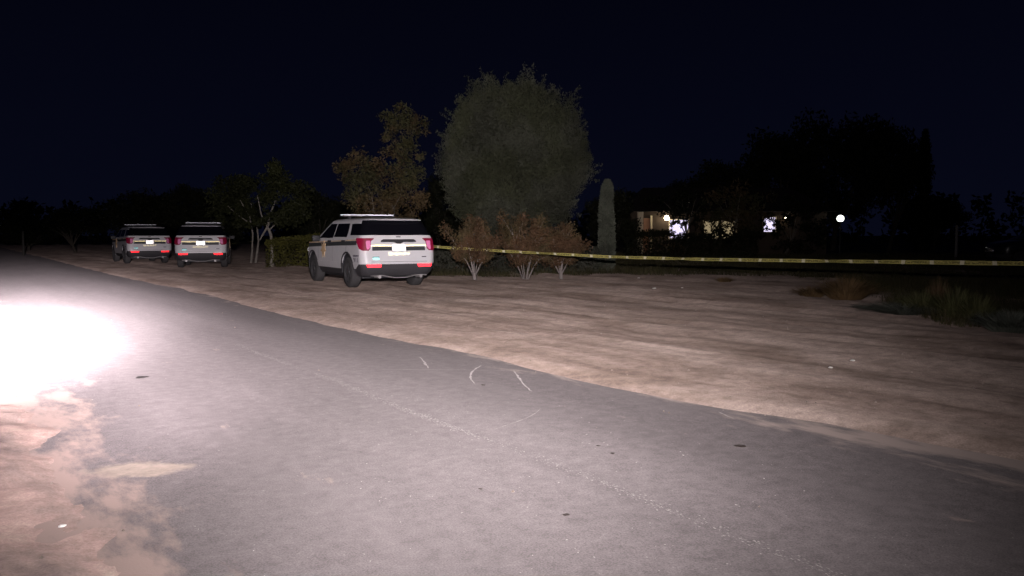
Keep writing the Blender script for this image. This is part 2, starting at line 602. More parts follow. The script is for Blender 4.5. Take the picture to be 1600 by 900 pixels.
# ------------------------------------------------------------------ ground, road, dirt
P0 = Vector((0.385, 8.35, 0))
D = Vector((-0.559, 0.829, 0)).normalized()        # along the road
N = Vector((D.y, -D.x, 0))                         # across it, away from the camera's side
ROAD_ROT = math.atan2(N.y, N.x)
ROAD_W = 4.35

def road_frame(name, me, mat, z=0.0):
    o = link(name, me, mat)
    o.location = (P0.x, P0.y, z)
    o.rotation_euler = (0, 0, ROAD_ROT)
    return o

def to_sn(p):
    d = Vector((p[0], p[1], 0)) - P0
    return d.dot(D), d.dot(N)

def smooth(x, a, b):
    t = np.clip((x - a) / (b - a), 0, 1)
    return t * t * (3 - 2 * t)

EDGE_S = [-22, -12, -4.24, -3.45, -2.48, -1.23, 0, 2, 4.7, 10, 16, 20, 29, 40, 130]
EDGE_N = [1.2, 0.95, 0.475, 0.38, 0.25, 0.07, 0, -0.06, -0.18, -0.17, -0.12, -0.3, -0.4, -0.3, -0.3]

def dirt_height(s, n):
    nz = fbm(n * 1.1 + 40, s * 0.5 + 11, 3, 5)
    fine = fbm(n * 4.0, s * 3.0, 9, 4)
    edge = fbm(n * 0.6 + 9, s * 0.55, 21, 5, 0.6)
    tracks = fbm(n * 1.6 + 0.10 * s, s * 0.10, 31, 4)
    nr = n - np.interp(s, EDGE_S, EDGE_N)
    right = -0.075 + 0.115 * smooth(nr + edge * 0.40, -0.42, 0.33)
    right += smooth(nr, 0.2, 3.0) * (0.10 * nz + 0.13 * tracks + 0.045 * fbm(n * 3.2 + 0.35 * s, s * 0.16 + 5, 37, 3) + 0.02) + 0.034 * fine * smooth(nr, 0.0, 0.8)
    m = -ROAD_W - n
    lump = fbm(n * 1.5, s * 1.1, 51, 5, 0.62)
    ripple = fbm(n * 0.9 + s * 0.5, s * 4.2 - n * 1.5, 57, 3)
    left = -0.045 + 0.062 * smooth(m + lump * 1.7, -0.55, 1.1)
    left += smooth(m, -0.3, 0.8) * (0.085 * lump + 0.035 * ripple + 0.02) + 0.022 * fine * smooth(m, -0.4, 0.6)
    left += 0.05 * smooth(m, 0.25, 0.85)
    return np.where(n > -ROAD_W / 2, right, left)

def dirt_sheet(name, n, s):
    nn, ss = np.meshgrid(n, s)
    z = dirt_height(ss, nn)
    # the sheet dips under the field at its rim
    rim = np.minimum.reduce([smooth(nn, -22, -20), 1 - smooth(nn, 31, 34), smooth(ss, -22, -19), 1 - smooth(ss, 120, 130)])
    z = z * rim - 0.2 * (1 - rim)
    v = np.stack([nn.ravel(), ss.ravel(), z.ravel()], 1)
    a, b = len(s), len(n)
    i = np.arange(a * b).reshape(a, b)
    f = np.stack([i[:-1, :-1].ravel(), i[:-1, 1:].ravel(), i[1:, 1:].ravel(), i[1:, :-1].ravel()], 1)
    return np_mesh(name, v, f, True)

S_ROWS = np.concatenate([np.linspace(-22, -8, 50, endpoint=False), np.linspace(-8, 12, 260, endpoint=False),
                         np.linspace(12, 40, 140, endpoint=False), np.linspace(40, 130, 90)])
N_RIGHT = np.concatenate([np.linspace(-1.4, 3, 90, endpoint=False), np.linspace(3, 14, 110, endpoint=False), np.linspace(14, 34, 60)])
N_LEFT = np.concatenate([np.linspace(-22, -8, 40, endpoint=False), np.linspace(-8, -3.2, 130)])
gm = MB()
gm.add([(-1500, -1500, -0.10), (1500, -1500, -0.10), (1500, 1500, -0.10), (-1500, 1500, -0.10)], [(0, 1, 2, 3)])
tag(gm.build("ground", M["field"]), kind="structure")
tag(road_frame("dirt_shoulder", dirt_sheet("dirt_shoulder", N_RIGHT, S_ROWS), M["dirt"]), kind="structure")
tag(road_frame("sand_shoulder", dirt_sheet("sand_shoulder", N_LEFT, S_ROWS), M["sand"]), kind="structure")

rs = np.linspace(-30, 220, 126)
rx = np.linspace(-ROAD_W - 1.3, 1.5, 36)
rxx, rss = np.meshgrid(rx, rs)
rz = 0.012 - 0.012 * ((rxx + ROAD_W / 2) / (ROAD_W / 2)) ** 2
ri = np.arange(rxx.size).reshape(rxx.shape)
road = road_frame("road", np_mesh("road", np.stack([rxx.ravel(), rss.ravel(), rz.ravel()], 1),
                 np.stack([ri[:-1, :-1].ravel(), ri[:-1, 1:].ravel(), ri[1:, 1:].ravel(), ri[1:, :-1].ravel()], 1), True), M["asphalt"])
tag(road, kind="structure")

def road_z(n):
    return 0.012 - 0.012 * ((n + ROAD_W / 2) / (ROAD_W / 2)) ** 2

def ribbon(name, pts, width, mat, parent):
    """a thin mark lying on the road, 4 mm above it; pts in road coordinates (n, s)"""
    P = [Vector((a, b, 0)) for a, b in pts]
    for _ in range(2):        # round the corners
        if len(P) > 2:
            P = [P[0]] + [q for i in range(len(P) - 1) for q in (P[i].lerp(P[i + 1], 0.25), P[i].lerp(P[i + 1], 0.75))] + [P[-1]]
    Q = []
    for i in range(len(P) - 1):
        k = max(2, int((P[i + 1] - P[i]).length / 0.05))
        Q += [P[i].lerp(P[i + 1], j / k) for j in range(k)]
    Q.append(P[-1])
    vs, fs = [], []
    for i, q in enumerate(Q):
        t = (Q[min(i + 1, len(Q) - 1)] - Q[max(i - 1, 0)]).normalized()
        sd = Vector((-t.y, t.x, 0))
        w = width * (0.35 + 0.65 * random.random()) * min(1.0, 0.3 + 3 * min(i, len(Q) - 1 - i) / len(Q))
        jit = sd * random.uniform(-0.25, 0.25) * width
        for sg in (-1, 1):
            p = q + sd * sg * w / 2 + jit
            vs.append((p.x, p.y, road_z(p.x) + 0.004))
        if i:
            fs.append((2 * i - 2, 2 * i - 1, 2 * i + 1, 2 * i))
    mb = MB()
    mb.add(vs, fs)
    return mb.build(name, mat, parent)

def px_road(pl):
    out = []
    for u, v in pl:
        s_, n_ = to_sn(ground(u, v))
        out.append((n_, s_))
    return out

for pl, w in (([(657, 559), (670, 577)], 0.032), ([(752, 572), (739, 580), (733, 590), (741, 601)], 0.026), ([(803, 580), (815, 598), (830, 613)], 0.026),
              ([(775, 673), (806, 663), (832, 652), (845, 641)], 0.006), ([(1122, 644), (1146, 655)], 0.018), ([(585, 579), (800, 580)], 0.012)):
    ribbon("tyre_scuff", px_road(pl), w, M["scuff"], road)
# the worn centre line: a band of the last paint chips left
mb = MB()
for i in range(6500):
    s_ = -9.0 + 13.0 * random.random()
    n_ = -2.02 + random.gauss(0, 0.026) + 0.02 * math.sin(s_ * 1.7)
    dens = 0.5 + 0.5 * math.sin(s_ * 2.3 + 1.0) * math.sin(s_ * 0.9)
    if random.random() > 0.12 + 0.6 * dens:
        continue
    r_ = random.uniform(0.0015, 0.0050)
    a0 = random.random() * 6
    mb.add([(n_ + r_ * math.cos(a0 + k * 1.571) * random.uniform(0.5, 1.3), s_ + 2.2 * r_ * math.sin(a0 + k * 1.571), road_z(n_) + 0.004) for k in range(4)], [(0, 1, 2, 3)])
o = mb.build("worn_centre_line", M["scuff"], road)
o["kind"] = "stuff"

def dirt_z(x, y):
    s_, n_ = to_sn((x, y))
    return max(float(dirt_height(np.array([s_]), np.array([n_]))[0]), road_z(n_) if -ROAD_W < n_ < 0 else -1)

# loose chips of stone on the road and sand, too many to count
mb = MB()
for i in range(2200):
    s_ = -8.5 + 22 * random.random() ** 1.3
    n_ = random.uniform(-7.0, 9.0)
    z0 = max(float(dirt_height(np.array([s_]), np.array([n_]))[0]), road_z(n_) if -ROAD_W - .3 < n_ < .25 else -1)
    r_ = min(abs(random.gauss(0, 0.005)) + 0.003, 0.012)
    if -ROAD_W < n_ < 0 and random.random() < 0.90:
        continue
    q = [(n_ + r_, s_, z0), (n_, s_ + r_ * 1.2, z0), (n_ - r_, s_, z0), (n_, s_ - r_, z0), (n_, s_, z0 + r_ * 1.1)]
    mb.add(q, [(0, 1, 4), (1, 2, 4), (2, 3, 4), (3, 0, 4)])
me = mb.mesh("loose_gravel")
tag(road_frame("loose_gravel", me, simple("stone_chips", (0.20, 0.165, 0.14), 0.9, grain=0.5, gscale=3)), kind="stuff")

# ------------------------------------------------------------------ police vehicle
TABLE = [  # z, rear y, front y, half width, rear corner radius, front corner radius
    (0.27, -2.36, 2.30, 0.88, 0.22, 0.40), (0.36, -2.47, 2.42, 0.94, 0.22, 0.42), (0.48, -2.52, 2.48, 0.975, 0.21, 0.45),
    (0.62, -2.53, 2.51, 0.99, 0.20, 0.46), (0.80, -2.50, 2.50, 1.0, 0.19, 0.46), (0.95, -2.48, 2.46, 0.995, 0.18, 0.46),
    (1.05, -2.465, 2.33, 0.985, 0.18, 0.46), (1.13, -2.45, 1.98, 0.975, 0.18, 0.40), (1.19, -2.44, 1.50, 0.965, 0.17, 0.32),
    (1.26, -2.425, 1.30, 0.945, 0.17, 0.26), (1.31, -2.40, 1.20, 0.92, 0.17, 0.24), (1.45, -2.32, 0.93, 0.875, 0.17, 0.22),
    (1.60, -2.23, 0.64, 0.825, 0.17, 0.22), (1.70, -2.17, 0.45, 0.785, 0.18, 0.22), (1.735, -2.12, 0.30, 0.735, 0.2, 0.22),
    (1.76, -2.00, 0.05, 0.62, 0.22, 0.22), (1.772, -1.65, -0.35, 0.38, 0.2, 0.2)]
LIFT = 0.05           # the body rides this much higher on its wheels
TABLE = [(t[0] + LIFT * min(1.0, (1.9 - t[0]) / 0.7),) + t[1:] for t in TABLE]
TZ = np.array([t[0] for t in TABLE])
TV = np.array([t[1:] for t in TABLE])

def prm(z):
    return [float(np.interp(z, TZ, TV[:, k])) for k in range(5)]

def outline(z):
    yr, yf, hw, rr, rf = prm(z)
    pts = []
    def arc(cx, cy, r_, a0, a1, k):
        return [(cx + r_ * math.cos(a0 + (a1 - a0) * i / k), cy + r_ * math.sin(a0 + (a1 - a0) * i / k)) for i in range(k)]
    def seg(p, q, k):
        return [(p[0] + (q[0] - p[0]) * i / k, p[1] + (q[1] - p[1]) * i / k) for i in range(k)]
    h = math.pi / 2
    pts += seg((-hw + rr, yr), (hw - rr, yr), 8)
    pts += arc(hw - rr, yr + rr, rr, -h, 0, 6)
    pts += seg((hw, yr + rr), (hw, yf - rf), 20)
    pts += arc(hw - rf, yf - rf, rf, 0, h, 6)
    pts += seg((hw - rf, yf), (-hw + rf, yf), 8)
    pts += arc(-hw + rf, yf - rf, rf, h, 2 * h, 6)
    pts += seg((-hw, yf - rf), (-hw, yr + rr), 20)
    pts += arc(-hw + rr, yr + rr, rr, 2 * h, 3 * h, 6)
    # front bows out a little, sides taper in plan towards the nose
    out = []
    for x, y in pts:
        k = 1 - 0.05 * max(0.0, (y - 1.2) / 1.3) ** 2
        out.append((x * k, y + (0.10 * (1 - (x / hw) ** 2) if y > yf - 0.02 else 0)))
    return out

def loft(zs):
    mb = MB()
    rings = [outline(z) for z in zs]
    n = len(rings[0])
    vs = [(x, y, z) for r_, z in zip(rings, zs) for x, y in r_]
    fs = []
    for i in range(len(zs) - 1):
        for k in range(n):
            fs.append((i * n + k, i * n + (k + 1) % n, (i + 1) * n + (k + 1) % n, (i + 1) * n + k))
    fs.append(tuple(reversed(range(n))))
    fs.append(tuple((len(zs) - 1) * n + k for k in range(n)))
    mb.add(vs, fs)
    return mb

def rear(w, z, off=0.004):
    """point of the skin at arc distance w from the middle of the tail, running round both corners onto the sides"""
    yr, yf, hw, rr, rf = prm(z)
    sg = 1 if w >= 0 else -1
    a = abs(w)
    flat = hw - rr
    if a <= flat:
        return Vector((w, yr - off, z))
    t = (a - flat) / rr
    if t <= math.pi / 2:
        return Vector((sg * (flat + (rr + off) * math.sin(t)), yr + rr - (rr + off) * math.cos(t), z))
    return Vector((sg * (hw + off), yr + rr + (a - flat - rr * math.pi / 2), z))

def side(sg, y, z, off=0.004):
    yr, yf, hw, rr, rf = prm(z)
    k = 1 - 0.05 * max(0.0, (y - 1.2) / 1.3) ** 2
    if y < yr + rr:
        c = max(0.0, 1 - ((yr + rr - y) / rr) ** 2)
        return Vector((sg * (hw - rr + rr * math.sqrt(c) + off), y, z))
    return Vector((sg * (hw * k + off), y, z))

def patch(name, fn, nu, nv, mat, parent, thick=0.012, smooth_=50):
    """fn(u, v, off) -> point; a plate following the skin"""
    mb = MB()
    vs, fs = [], []
    for lay, off in ((0, 0.0), (1, -thick)):
        for j in range(nv + 1):
            for i in range(nu + 1):
                vs.append(fn(i / nu, j / nv, off))
    w = nu + 1
    L = w * (nv + 1)
    for j in range(nv):
        for i in range(nu):
            a = j * w + i
            fs.append((a, a + 1, a + 1 + w, a + w))
            fs.append((L + a, L + a + w, L + a + 1 + w, L + a + 1))
    for i in range(nu):
        fs.append((i, L + i, L + i + 1, i + 1))
        b = nv * w + i
        fs.append((b, b + 1, L + b + 1, L + b))
    for j in range(nv):
        a = j * w
        fs.append((a, a + w, L + a + w, L + a))
        b = j * w + nu
        fs.append((b, L + b, L + b + w, b + w))
    mb.add(vs, fs)
    return mb.build(name, mat, parent, smooth_)

def lerp(a, b, t):
    return a + (b - a) * t

def rear_patch(name, rows, mat, parent, out=0.006, thick=0.012, nu=14):
    """rows: (z, w0, w1) from the bottom up"""
    rows = [tuple(map(float, r_)) for r_ in rows]
    def fn(u, v, off):
        t = v * (len(rows) - 1)
        i = min(int(t), len(rows) - 2)
        f = t - i
        z, w0, w1 = (lerp(rows[i][k], rows[i + 1][k], f) for k in range(3))
        return rear(lerp(w0, w1, u), z, out + off)
    return patch(name, fn, nu, max(len(rows) - 1, 1) * 2, mat, parent, thick)

def side_patch(name, sg, rows, mat, parent, out=0.006, thick=0.012, nu=10, slope=0.0, mult=2):
    """rows: (z, y0, y1); slope lifts z towards the tail"""
    def fn(u, v, off):
        t = v * (len(rows) - 1)
        i = min(int(t), len(rows) - 2)
        f = t - i
        z, y0, y1 = (lerp(rows[i][k], rows[i + 1][k], f) for k in range(3))
        y = lerp(y0, y1, u)
        return side(sg, y, z + slope * y, out + off)
    return patch(name, fn, nu, max(len(rows) - 1, 1) * mult, mat, parent, thick)

def text_mesh(body, size, depth=0.002):
    cu = bpy.data.curves.new("lettering", "FONT")
    cu.body = body
    cu.size = size
    cu.extrude = depth
    cu.offset = size * 0.018
    cu.align_x = "CENTER"
    cu.resolution_u = 3
    t = bpy.data.objects.new("lettering", cu)
    COL.objects.link(t)
    dg = bpy.context.evaluated_depsgraph_get()
    me = bpy.data.meshes.new_from_object(t.evaluated_get(dg))
    bpy.data.objects.remove(t)
    bpy.data.curves.remove(cu)
    me.materials.clear()
    return me

def cut(mb_list, cutters, names):
    """subtract the cutter meshes and return plain meshes"""
    cs = []
    for c in cutters:
        o_ = link("cutter", c, None)
        cs.append(o_)
    res = []
    for mb, nm in zip(mb_list, names):
        o_ = link(nm, mb.mesh(nm), None)
        for c in cs:
            md = o_.modifiers.new("cut", "BOOLEAN")
            md.operation = "DIFFERENCE"
            md.object = c
            md.solver = "EXACT"
        dg = bpy.context.evaluated_depsgraph_get()
        me = bpy.data.meshes.new_from_object(o_.evaluated_get(dg))
        me.name = nm
        bpy.data.objects.remove(o_)
        me.shade_smooth()
        me.set_sharp_from_angle(angle=R(32))
        me.materials.clear()
        res.append(me)
    for c in cs:
        bpy.data.objects.remove(c)
    return res

AX_R, AX_F, WR = -1.43, 1.59, 0.395

def make_shell(root, paint):
    cutters = []
    for ya in (AX_R, AX_F):
        for sg in (-1, 1):
            c = MB()
            c.lathe([(sg * 0.60, 0.475), (sg * 1.3, 0.475)], "x", 40, (0, ya, WR + 0.01))
            cutters.append(c.mesh("cutter"))
    zs_low = [0.32, 0.41, 0.53, 0.625]
    zs_up = [0.615, 0.67, 0.75, 0.82, 0.90, 0.97, 1.03, 1.08, 1.12, 1.16, 1.19, 1.22, 1.25, 1.28, 1.305, 1.33, 1.35, 1.38, 1.45, 1.52, 1.60, 1.64, 1.675, 1.70, 1.72, 1.735, 1.75, 1.76, 1.772, 1.78]
    low, up = cut([loft(zs_low), loft(zs_up)], cutters, ["lower_cladding", "body"])
    # cladding sits 8 mm inside the painted shell where they meet
    link("body", up, paint, root)
    link("lower_cladding", low, M["cladding"], root)

def make_wheel(root, sg, ya):
    x0 = sg * 0.98
    k = sg
    t = MB()
    t.lathe([(x0 - k * 0.26, 0.22), (x0 - k * 0.26, 0.34), (x0 - k * 0.235, 0.38), (x0 - k * 0.20, WR), (x0 - k * 0.06, WR),
             (x0 - k * 0.025, 0.38), (x0, 0.34), (x0, 0.245), (x0 - k * 0.03, 0.235)], "x", 36, (0, ya, WR))
    w = t.build("wheel", M["rubber"], root, 40)
    r_ = MB()
    r_.lathe([(x0 - k * 0.10, 0.238), (x0 - k * 0.012, 0.238), (x0 - k * 0.02, 0.205), (x0 - k * 0.09, 0.195)], "x", 32, (0, ya, WR))
    r_.lathe([(x0 - k * 0.08, 0.085), (x0 - k * 0.015, 0.075), (x0 - k * 0.008, 0.045)], "x", 16, (0, ya, WR))
    for j in range(5):
        a = j * 2 * math.pi / 5
        c, s_ = math.cos(a), math.sin(a)
        q = []
        for xx in (x0 - k * 0.05, x0 - k * 0.02):
            for rad, hw in ((0.06, 0.045), (0.215, 0.030)):
                for sd in (-1, 1):
                    q.append((xx, ya + c * rad - s_ * sd * hw, WR + s_ * rad + c * sd * hw))
        r_.add(q, [(0, 1, 3, 2), (4, 6, 7, 5), (0, 2, 6, 4), (1, 5, 7, 3), (2, 3, 7, 6), (0, 4, 5, 1)])
    r_.build("rim", M["rim"], w, 40)
    return w

def make_glass(root):
    rows = [(1.335, 0.99), (1.38, 0.985), (1.47, 0.955), (1.58, 0.91), (1.66, 0.875), (1.705, 0.83)]
    rear_patch("rear_window", [(z, -w, w) for z, w in rows], M["glass"], root, 0.008, 0.014, 30)
    for sg in (-1, 1):
        side_patch("quarter_window", sg, [(1.335, -1.55, -2.30), (1.45, -1.50, -2.24), (1.62, -1.42, -2.12)], M["glass"], root, 0.006)
        side_patch("rear_door_window", sg, [(1.285, -0.28, -1.32), (1.45, -0.28, -1.30), (1.635, -0.28, -1.22)], M["glass"], root, 0.006)
        side_patch("front_door_window", sg, [(1.26, 0.98, -0.20), (1.45, 0.66, -0.20), (1.635, 0.30, -0.20)], M["glass"], root, 0.006)
    mb = MB()
    v = []
    for z, hw in ((1.27, 0.80), (1.45, 0.70), (1.63, 0.62)):
        yf = prm(z)[1]
        for i in range(9):
            x = -hw + 2 * hw * i / 8
            bow = 0.10 * (1 - (x / prm(z)[2]) ** 2)
            v.append((x, yf + bow + 0.012, z + 0.012))
    f = [(j * 9 + i, j * 9 + i + 1, (j + 1) * 9 + i + 1, (j + 1) * 9 + i) for j in range(2) for i in range(8)]
    mb.add(v, f)
    mb.build("windshield", M["glass"], root, 60)

def make_suv():
    root = empty("police_vehicle")
    make_shell(root, M["white"])
    make_glass(root)
    for ya in (AX_R, AX_F):
        for sg in (-1, 1):
            make_wheel(root, sg, ya)
    # dark liners inside the arches
    for ya in (AX_R, AX_F):
        for sg in (-1, 1):
            mb = MB()
            n = 26
            vs = []
            for i in range(n + 1):
                a = R(-4) + (math.pi + R(8)) * i / n
                for x in (0.605, 0.972):
                    vs.append((sg * x, ya + 0.468 * math.cos(a), WR + 0.01 + 0.468 * math.sin(a)))
            fs = [(2 * i, 2 * i + 1, 2 * i + 3, 2 * i + 2) for i in range(n)]
            fs.append(tuple(2 * i for i in range(n + 1)))
            mb.add(vs, fs)
            mb.build("wheel_well", M["black"], root, 40)
    # dark arch lips
    for ya in (AX_R, AX_F):
        for sg in (-1, 1):
            mb = MB()
            vs, fs = [], []
            n = 26
            for i in range(n + 1):
                a = R(-8) + (math.pi + R(16)) * i / n
                for rad, off in ((0.472, 0.002), (0.472, 0.014), (0.515, 0.014), (0.515, -0.01)):
                    y, z = ya + rad * math.cos(a), WR + 0.01 + rad * math.sin(a)
                    vs.append(side(sg, y, max(z, 0.28), off))
            for i in range(n):
                for k in range(3):
                    a = i * 4 + k
                    fs.append((a, a + 1, a + 5, a + 4))
            mb.add(vs, fs)
            mb.build("wheel_arch_lip", M["cladding"], root, 40)
    # the paint comes lower on the flanks than on the tail
    for sg in (-1, 1):
        side_patch("rocker_panel", sg, [(0.475, AX_F - 0.50, AX_R + 0.50), (0.56, AX_F - 0.50, AX_R + 0.50), (0.64, AX_F - 0.455, AX_R + 0.455)], M["white"], root, 0.012, 0.03, 12)
        side_patch("rear_quarter_panel", sg, [(0.50, AX_R - 0.515, AX_R - 0.62), (0.64, AX_R - 0.46, AX_R - 0.88)], M["white"], root, 0.012, 0.03, 6)
    # roof rear lip
    mb = MB()
    v = []
    for y, z, hw in ((-1.95, 1.775, 0.62), (-2.20, 1.752, 0.69), (-2.30, 1.738, 0.70), (-2.29, 1.724, 0.70), (-2.10, 1.728, 0.70), (-1.95, 1.74, 0.68)):
        for i in range(9):
            x = -hw + 2 * hw * i / 8
            v.append((x, y + 0.05 * (x / hw) ** 4, z - 0.02 * (x / hw) ** 2))
    f = [(j * 9 + i, j * 9 + i + 1, ((j + 1) % 6) * 9 + i + 1, ((j + 1) % 6) * 9 + i) for j in range(6) for i in range(8)]
    f += [tuple(j * 9 for j in range(6)), tuple(j * 9 + 8 for j in reversed(range(6)))]
    mb.add(v, f)
    mb.build("rear_spoiler", M["white"], root, 40)
    # tail lights wrapping round the corners
    for sg in (-1, 1):
        lr = rear_patch("tail_light", [(0.955, sg * 0.80, sg * 0.93), (1.00, sg * 0.755, sg * 1.02), (1.10, sg * 0.735, sg * 1.10), (1.19, sg * 0.72, sg * 1.17), (1.235, sg * 0.66, sg * 1.22), (1.262, sg * 0.64, sg * 1.20)], M["lamp_red"], root, 0.020, 0.03, 16)
        rear_patch("lamp_lens", [(0.985, sg * 0.80, sg * 0.84), (1.05, sg * 0.75, sg * 0.85), (1.17, sg * 0.74, sg * 0.85), (1.20, sg * 0.75, sg * 0.83)], M["lamp_pink"], lr, 0.026, 0.03, 6)
    # tailgate furniture
    rear_patch("tailgate_trim", [(1.165, -0.47, 0.47), (1.20, -0.46, 0.46), (1.235, -0.40, 0.40)], M["black"], root, 0.018, 0.02, 12)
    mb = MB()
    mb.add([rear(-0.13, 1.168, 0.02), rear(0.13, 1.168, 0.02), rear(0.045, 1.125, 0.02), rear(-0.045, 1.125, 0.02)], [(0, 1, 2, 3)])
    mb.build("emblem", M["black"], root)
    rear_patch("camera_pod", [(1.282, -0.05, 0.05), (1.294, -0.065, 0.065), (1.306, -0.05, 0.05)], M["black"], root, 0.022, 0.02, 6)
    for a, b in ((-0.70, -0.19), (0.19, 0.70)):
        rear_patch("tailgate_band", [(0.955, a, b), (1.055, a, b)], M["band"], root, 0.009, 0.01, 8)
        rear_patch("reflective_stripe", [(1.067, a - (0.0 if a > 0 else 0.03), b + (0.03 if a > 0 else 0.0)), (1.095, a - (0.0 if a > 0 else 0.03), b + (0.03 if a > 0 else 0))], M["yellow"], root, 0.009, 0.01, 8)
    rear_patch("number_plate", [(0.955, -0.16, 0.16), (1.11, -0.16, 0.16)], M["plate"], root, 0.014, 0.012, 4)
    me = text_mesh("SHERIFF", 0.118)
    for v_ in me.vertices:
        v_.co = rear(v_.co.x * 1.42, v_.co.y + 0.835, 0.007 + v_.co.z)
    link("lettering", me, M["letters"], root)
    st = rear_patch("sticker", [(0.725, -0.70, -0.53), (0.785, -0.70, -0.53)], M["teal"], root, 0.008, 0.01, 4)
    rear_patch("sticker_band", [(0.788, -0.70, -0.53), (0.81, -0.70, -0.53)], M["teal_dark"], st, 0.008, 0.01, 4)
    rear_patch("badge", [(0.785, 0.60, 0.72), (0.81, 0.60, 0.72)], M["print"], root, 0.01, 0.01, 3)
    # tailgate shut line and bumper reflectors
    rear_patch("shut_line", [(0.676, -0.74, 0.74), (0.684, -0.74, 0.74)], M["print"], root, 0.003, 0.01, 10)
    for sg in (-1, 1):
        rear_patch("bumper_reflector", [(0.545, sg * 0.50, sg * 0.83), (0.62, sg * 0.48, sg * 0.86)], M["red"], root, 0.022, 0.03, 8)
    # skid plate, exhausts
    for sg in (-1, 1):
        mb = MB()
        mb.tube([(sg * 0.55, -2.56, 0.31), (sg * 0.55, -2.3, 0.31)], [0.042, 0.042], 14)
        mb.build("exhaust_tip", M["chrome"], root, 40)
    mb = MB()
    prof = [(-0.72, 0.335), (-0.45, 0.345), (-0.34, 0.32), (-0.18, 0.285), (0.0, 0.28), (0.18, 0.285), (0.34, 0.32), (0.45, 0.345), (0.72, 0.335)]
    v = []
    for x, z in prof:
        v += [(x, -2.535, z - 0.012), (x, -2.55, z + 0.014), (x, -2.40, z + 0.014), (x, -2.40, z - 0.012)]
    f = []
    for i in range(len(prof) - 1):
        for k in range(4):
            f.append((i * 4 + k, i * 4 + (k + 1) % 4, (i + 1) * 4 + (k + 1) % 4, (i + 1) * 4 + k))
    f += [(3, 2, 1, 0), (32, 33, 34, 35)]
    mb.add(v, f)
    mb.build("skid_trim", M["chrome"], root)
    mb = MB()
    mb.box((0, -0.1, 0.31), (1.5, 3.6, 0.14), 0, 0.03)
    mb.build("underbody", M["black"], root)
    # sides: band, gold line, star, door handles, lettering, shut lines, mirrors
    for sg in (-1, 1):
        side_patch("side_band", sg, [(1.045, 2.0, -2.16), (1.15, 2.0, -2.16)], M["band"], root, 0.006, 0.01, 20, -0.022)
        side_patch("gold_stripe", sg, [(1.157, 2.0, -2.16), (1.182, 2.0, -2.16)], M["gold"], root, 0.006, 0.01, 20, -0.022)
        mb = MB()
        cy, cz = 0.50, 0.96
        v = []
        for lay in (0.022, 0.006):
            v.append(side(sg, cy, cz, lay + 0.006))
            for k in range(14):
                rad = 0.25 if k % 2 == 0 else 0.125
                a = math.pi / 2 + k * math.pi / 7
                v.append(side(sg, cy + rad * math.cos(a), cz + rad * math.sin(a), lay))
        f = []
        for k in range(14):
            a, b = 1 + k, 1 + (k + 1) % 14
            f.append((0, a, b))
            f.append((a, a + 15, b + 15, b))
        mb.add(v, f)
        mb.build("star_badge", M["gold"], root)
        for y0 in (-1.05, 0.10):
            side_patch("door_handle", sg, [(1.155, y0, y0 - 0.22), (1.195, y0, y0 - 0.22)], M["black"], root, 0.035, 0.035, 4, -0.01)
        for y0 in (-1.40, -0.24, 1.02):
            side_patch("door_seam", sg, [(0.60, y0 + (0.28 if y0 < -1 else 0.0), y0 + (0.272 if y0 < -1 else -0.008)), (0.90, y0 + (0.06 if y0 < -1 else 0), y0 + (0.052 if y0 < -1 else -0.008)), (1.24, y0, y0 - 0.008)], M["print"], root, 0.002, 0.008, 1)
        for nm, body, size, y0, z0, k in (("unit_lettering", "EMERGENCY", 0.066, 0.0, 0.80, 1.12), ("unit_digit", "9", 0.155, -0.125, 0.67, 1.5),
                                          ("unit_digit", "1", 0.155, 0.0, 0.67, 1.5), ("unit_digit", "1", 0.155, 0.115, 0.67, 1.5)):
            me = text_mesh(body, size)
            for v_ in me.vertices:
                v_.co = side(sg, -2.135 + sg * (v_.co.x * k + y0), z0 + v_.co.y, 0.005 + v_.co.z)
            link(nm, me, M["print"], root)
        mb = MB()
        mb.box((sg * 1.09, 0.90, 1.25), (0.22, 0.12, 0.16), 0, 0.035)
        mb.box((sg * 0.97, 0.93, 1.20), (0.12, 0.05, 0.06), 0, 0.01)
        mb.build("side_mirror", M["black"], root, 40)
        # head lights and grille are on the far end
        mb = MB()
        mb.box((sg * 0.70, 2.38, 0.93), (0.34, 0.22, 0.13), -sg * 0.35, 0.03)
        mb.build("headlight", M["bar_lens"], root, 40)
    mb = MB()
    mb.box((0, 2.575, 0.82), (1.0, 0.06, 0.28), 0, 0.02)
    mb.build("grille", M["black"], root)
    # roof light bar
    lb = MB()
    lb.box((0, -0.22, 1.840), (1.46, 0.30, 0.035), 0, 0.012)
    for sg in (-1, 1):
        lb.box((sg * 0.5, -0.22, 1.80), (0.06, 0.16, 0.07), 0, 0.01)
    bar = lb.build("light_bar", M["black"], root, 40)
    for k in range(7):
        x = -0.618 + k * 0.206
        mb = MB()
        mb.box((x, -0.22, 1.876), (0.196, 0.27, 0.032), 0, 0.010)
        mb.build("light_bar_lens", M["bar_lens"], bar, 40)
    mb = MB()
    mb.tube([(0.35, -1.3, 1.75), (0.35, -1.34, 2.1)], [0.012, 0.004], 6)
    mb.build("antenna", M["black"], root)
    return root

suv = make_suv()

def place_suv(o, mid_rear_px, depth, rel_yaw, z=0.0):
    """stand the car with the middle of its tail at this image column and distance, its nose rel_yaw degrees left of the line of sight"""
    x = (mid_rear_px - 800) / F * depth
    los = math.atan2(-x, depth)
    yaw = los + R(rel_yaw)
    d = Vector((-math.sin(yaw), math.cos(yaw), 0))
    p = Vector((x, depth, 0)) + d * 2.5
    zz = np.mean([dirt_z(p.x + d.x * a - d.y * b, p.y + d.y * a + d.x * b) for a in (-1.5, 1.5) for b in (-0.85, 0.85)])
    o.location = (p.x, p.y, zz - 0.01)
    o.rotation_euler = (0, 0, yaw)
    return o

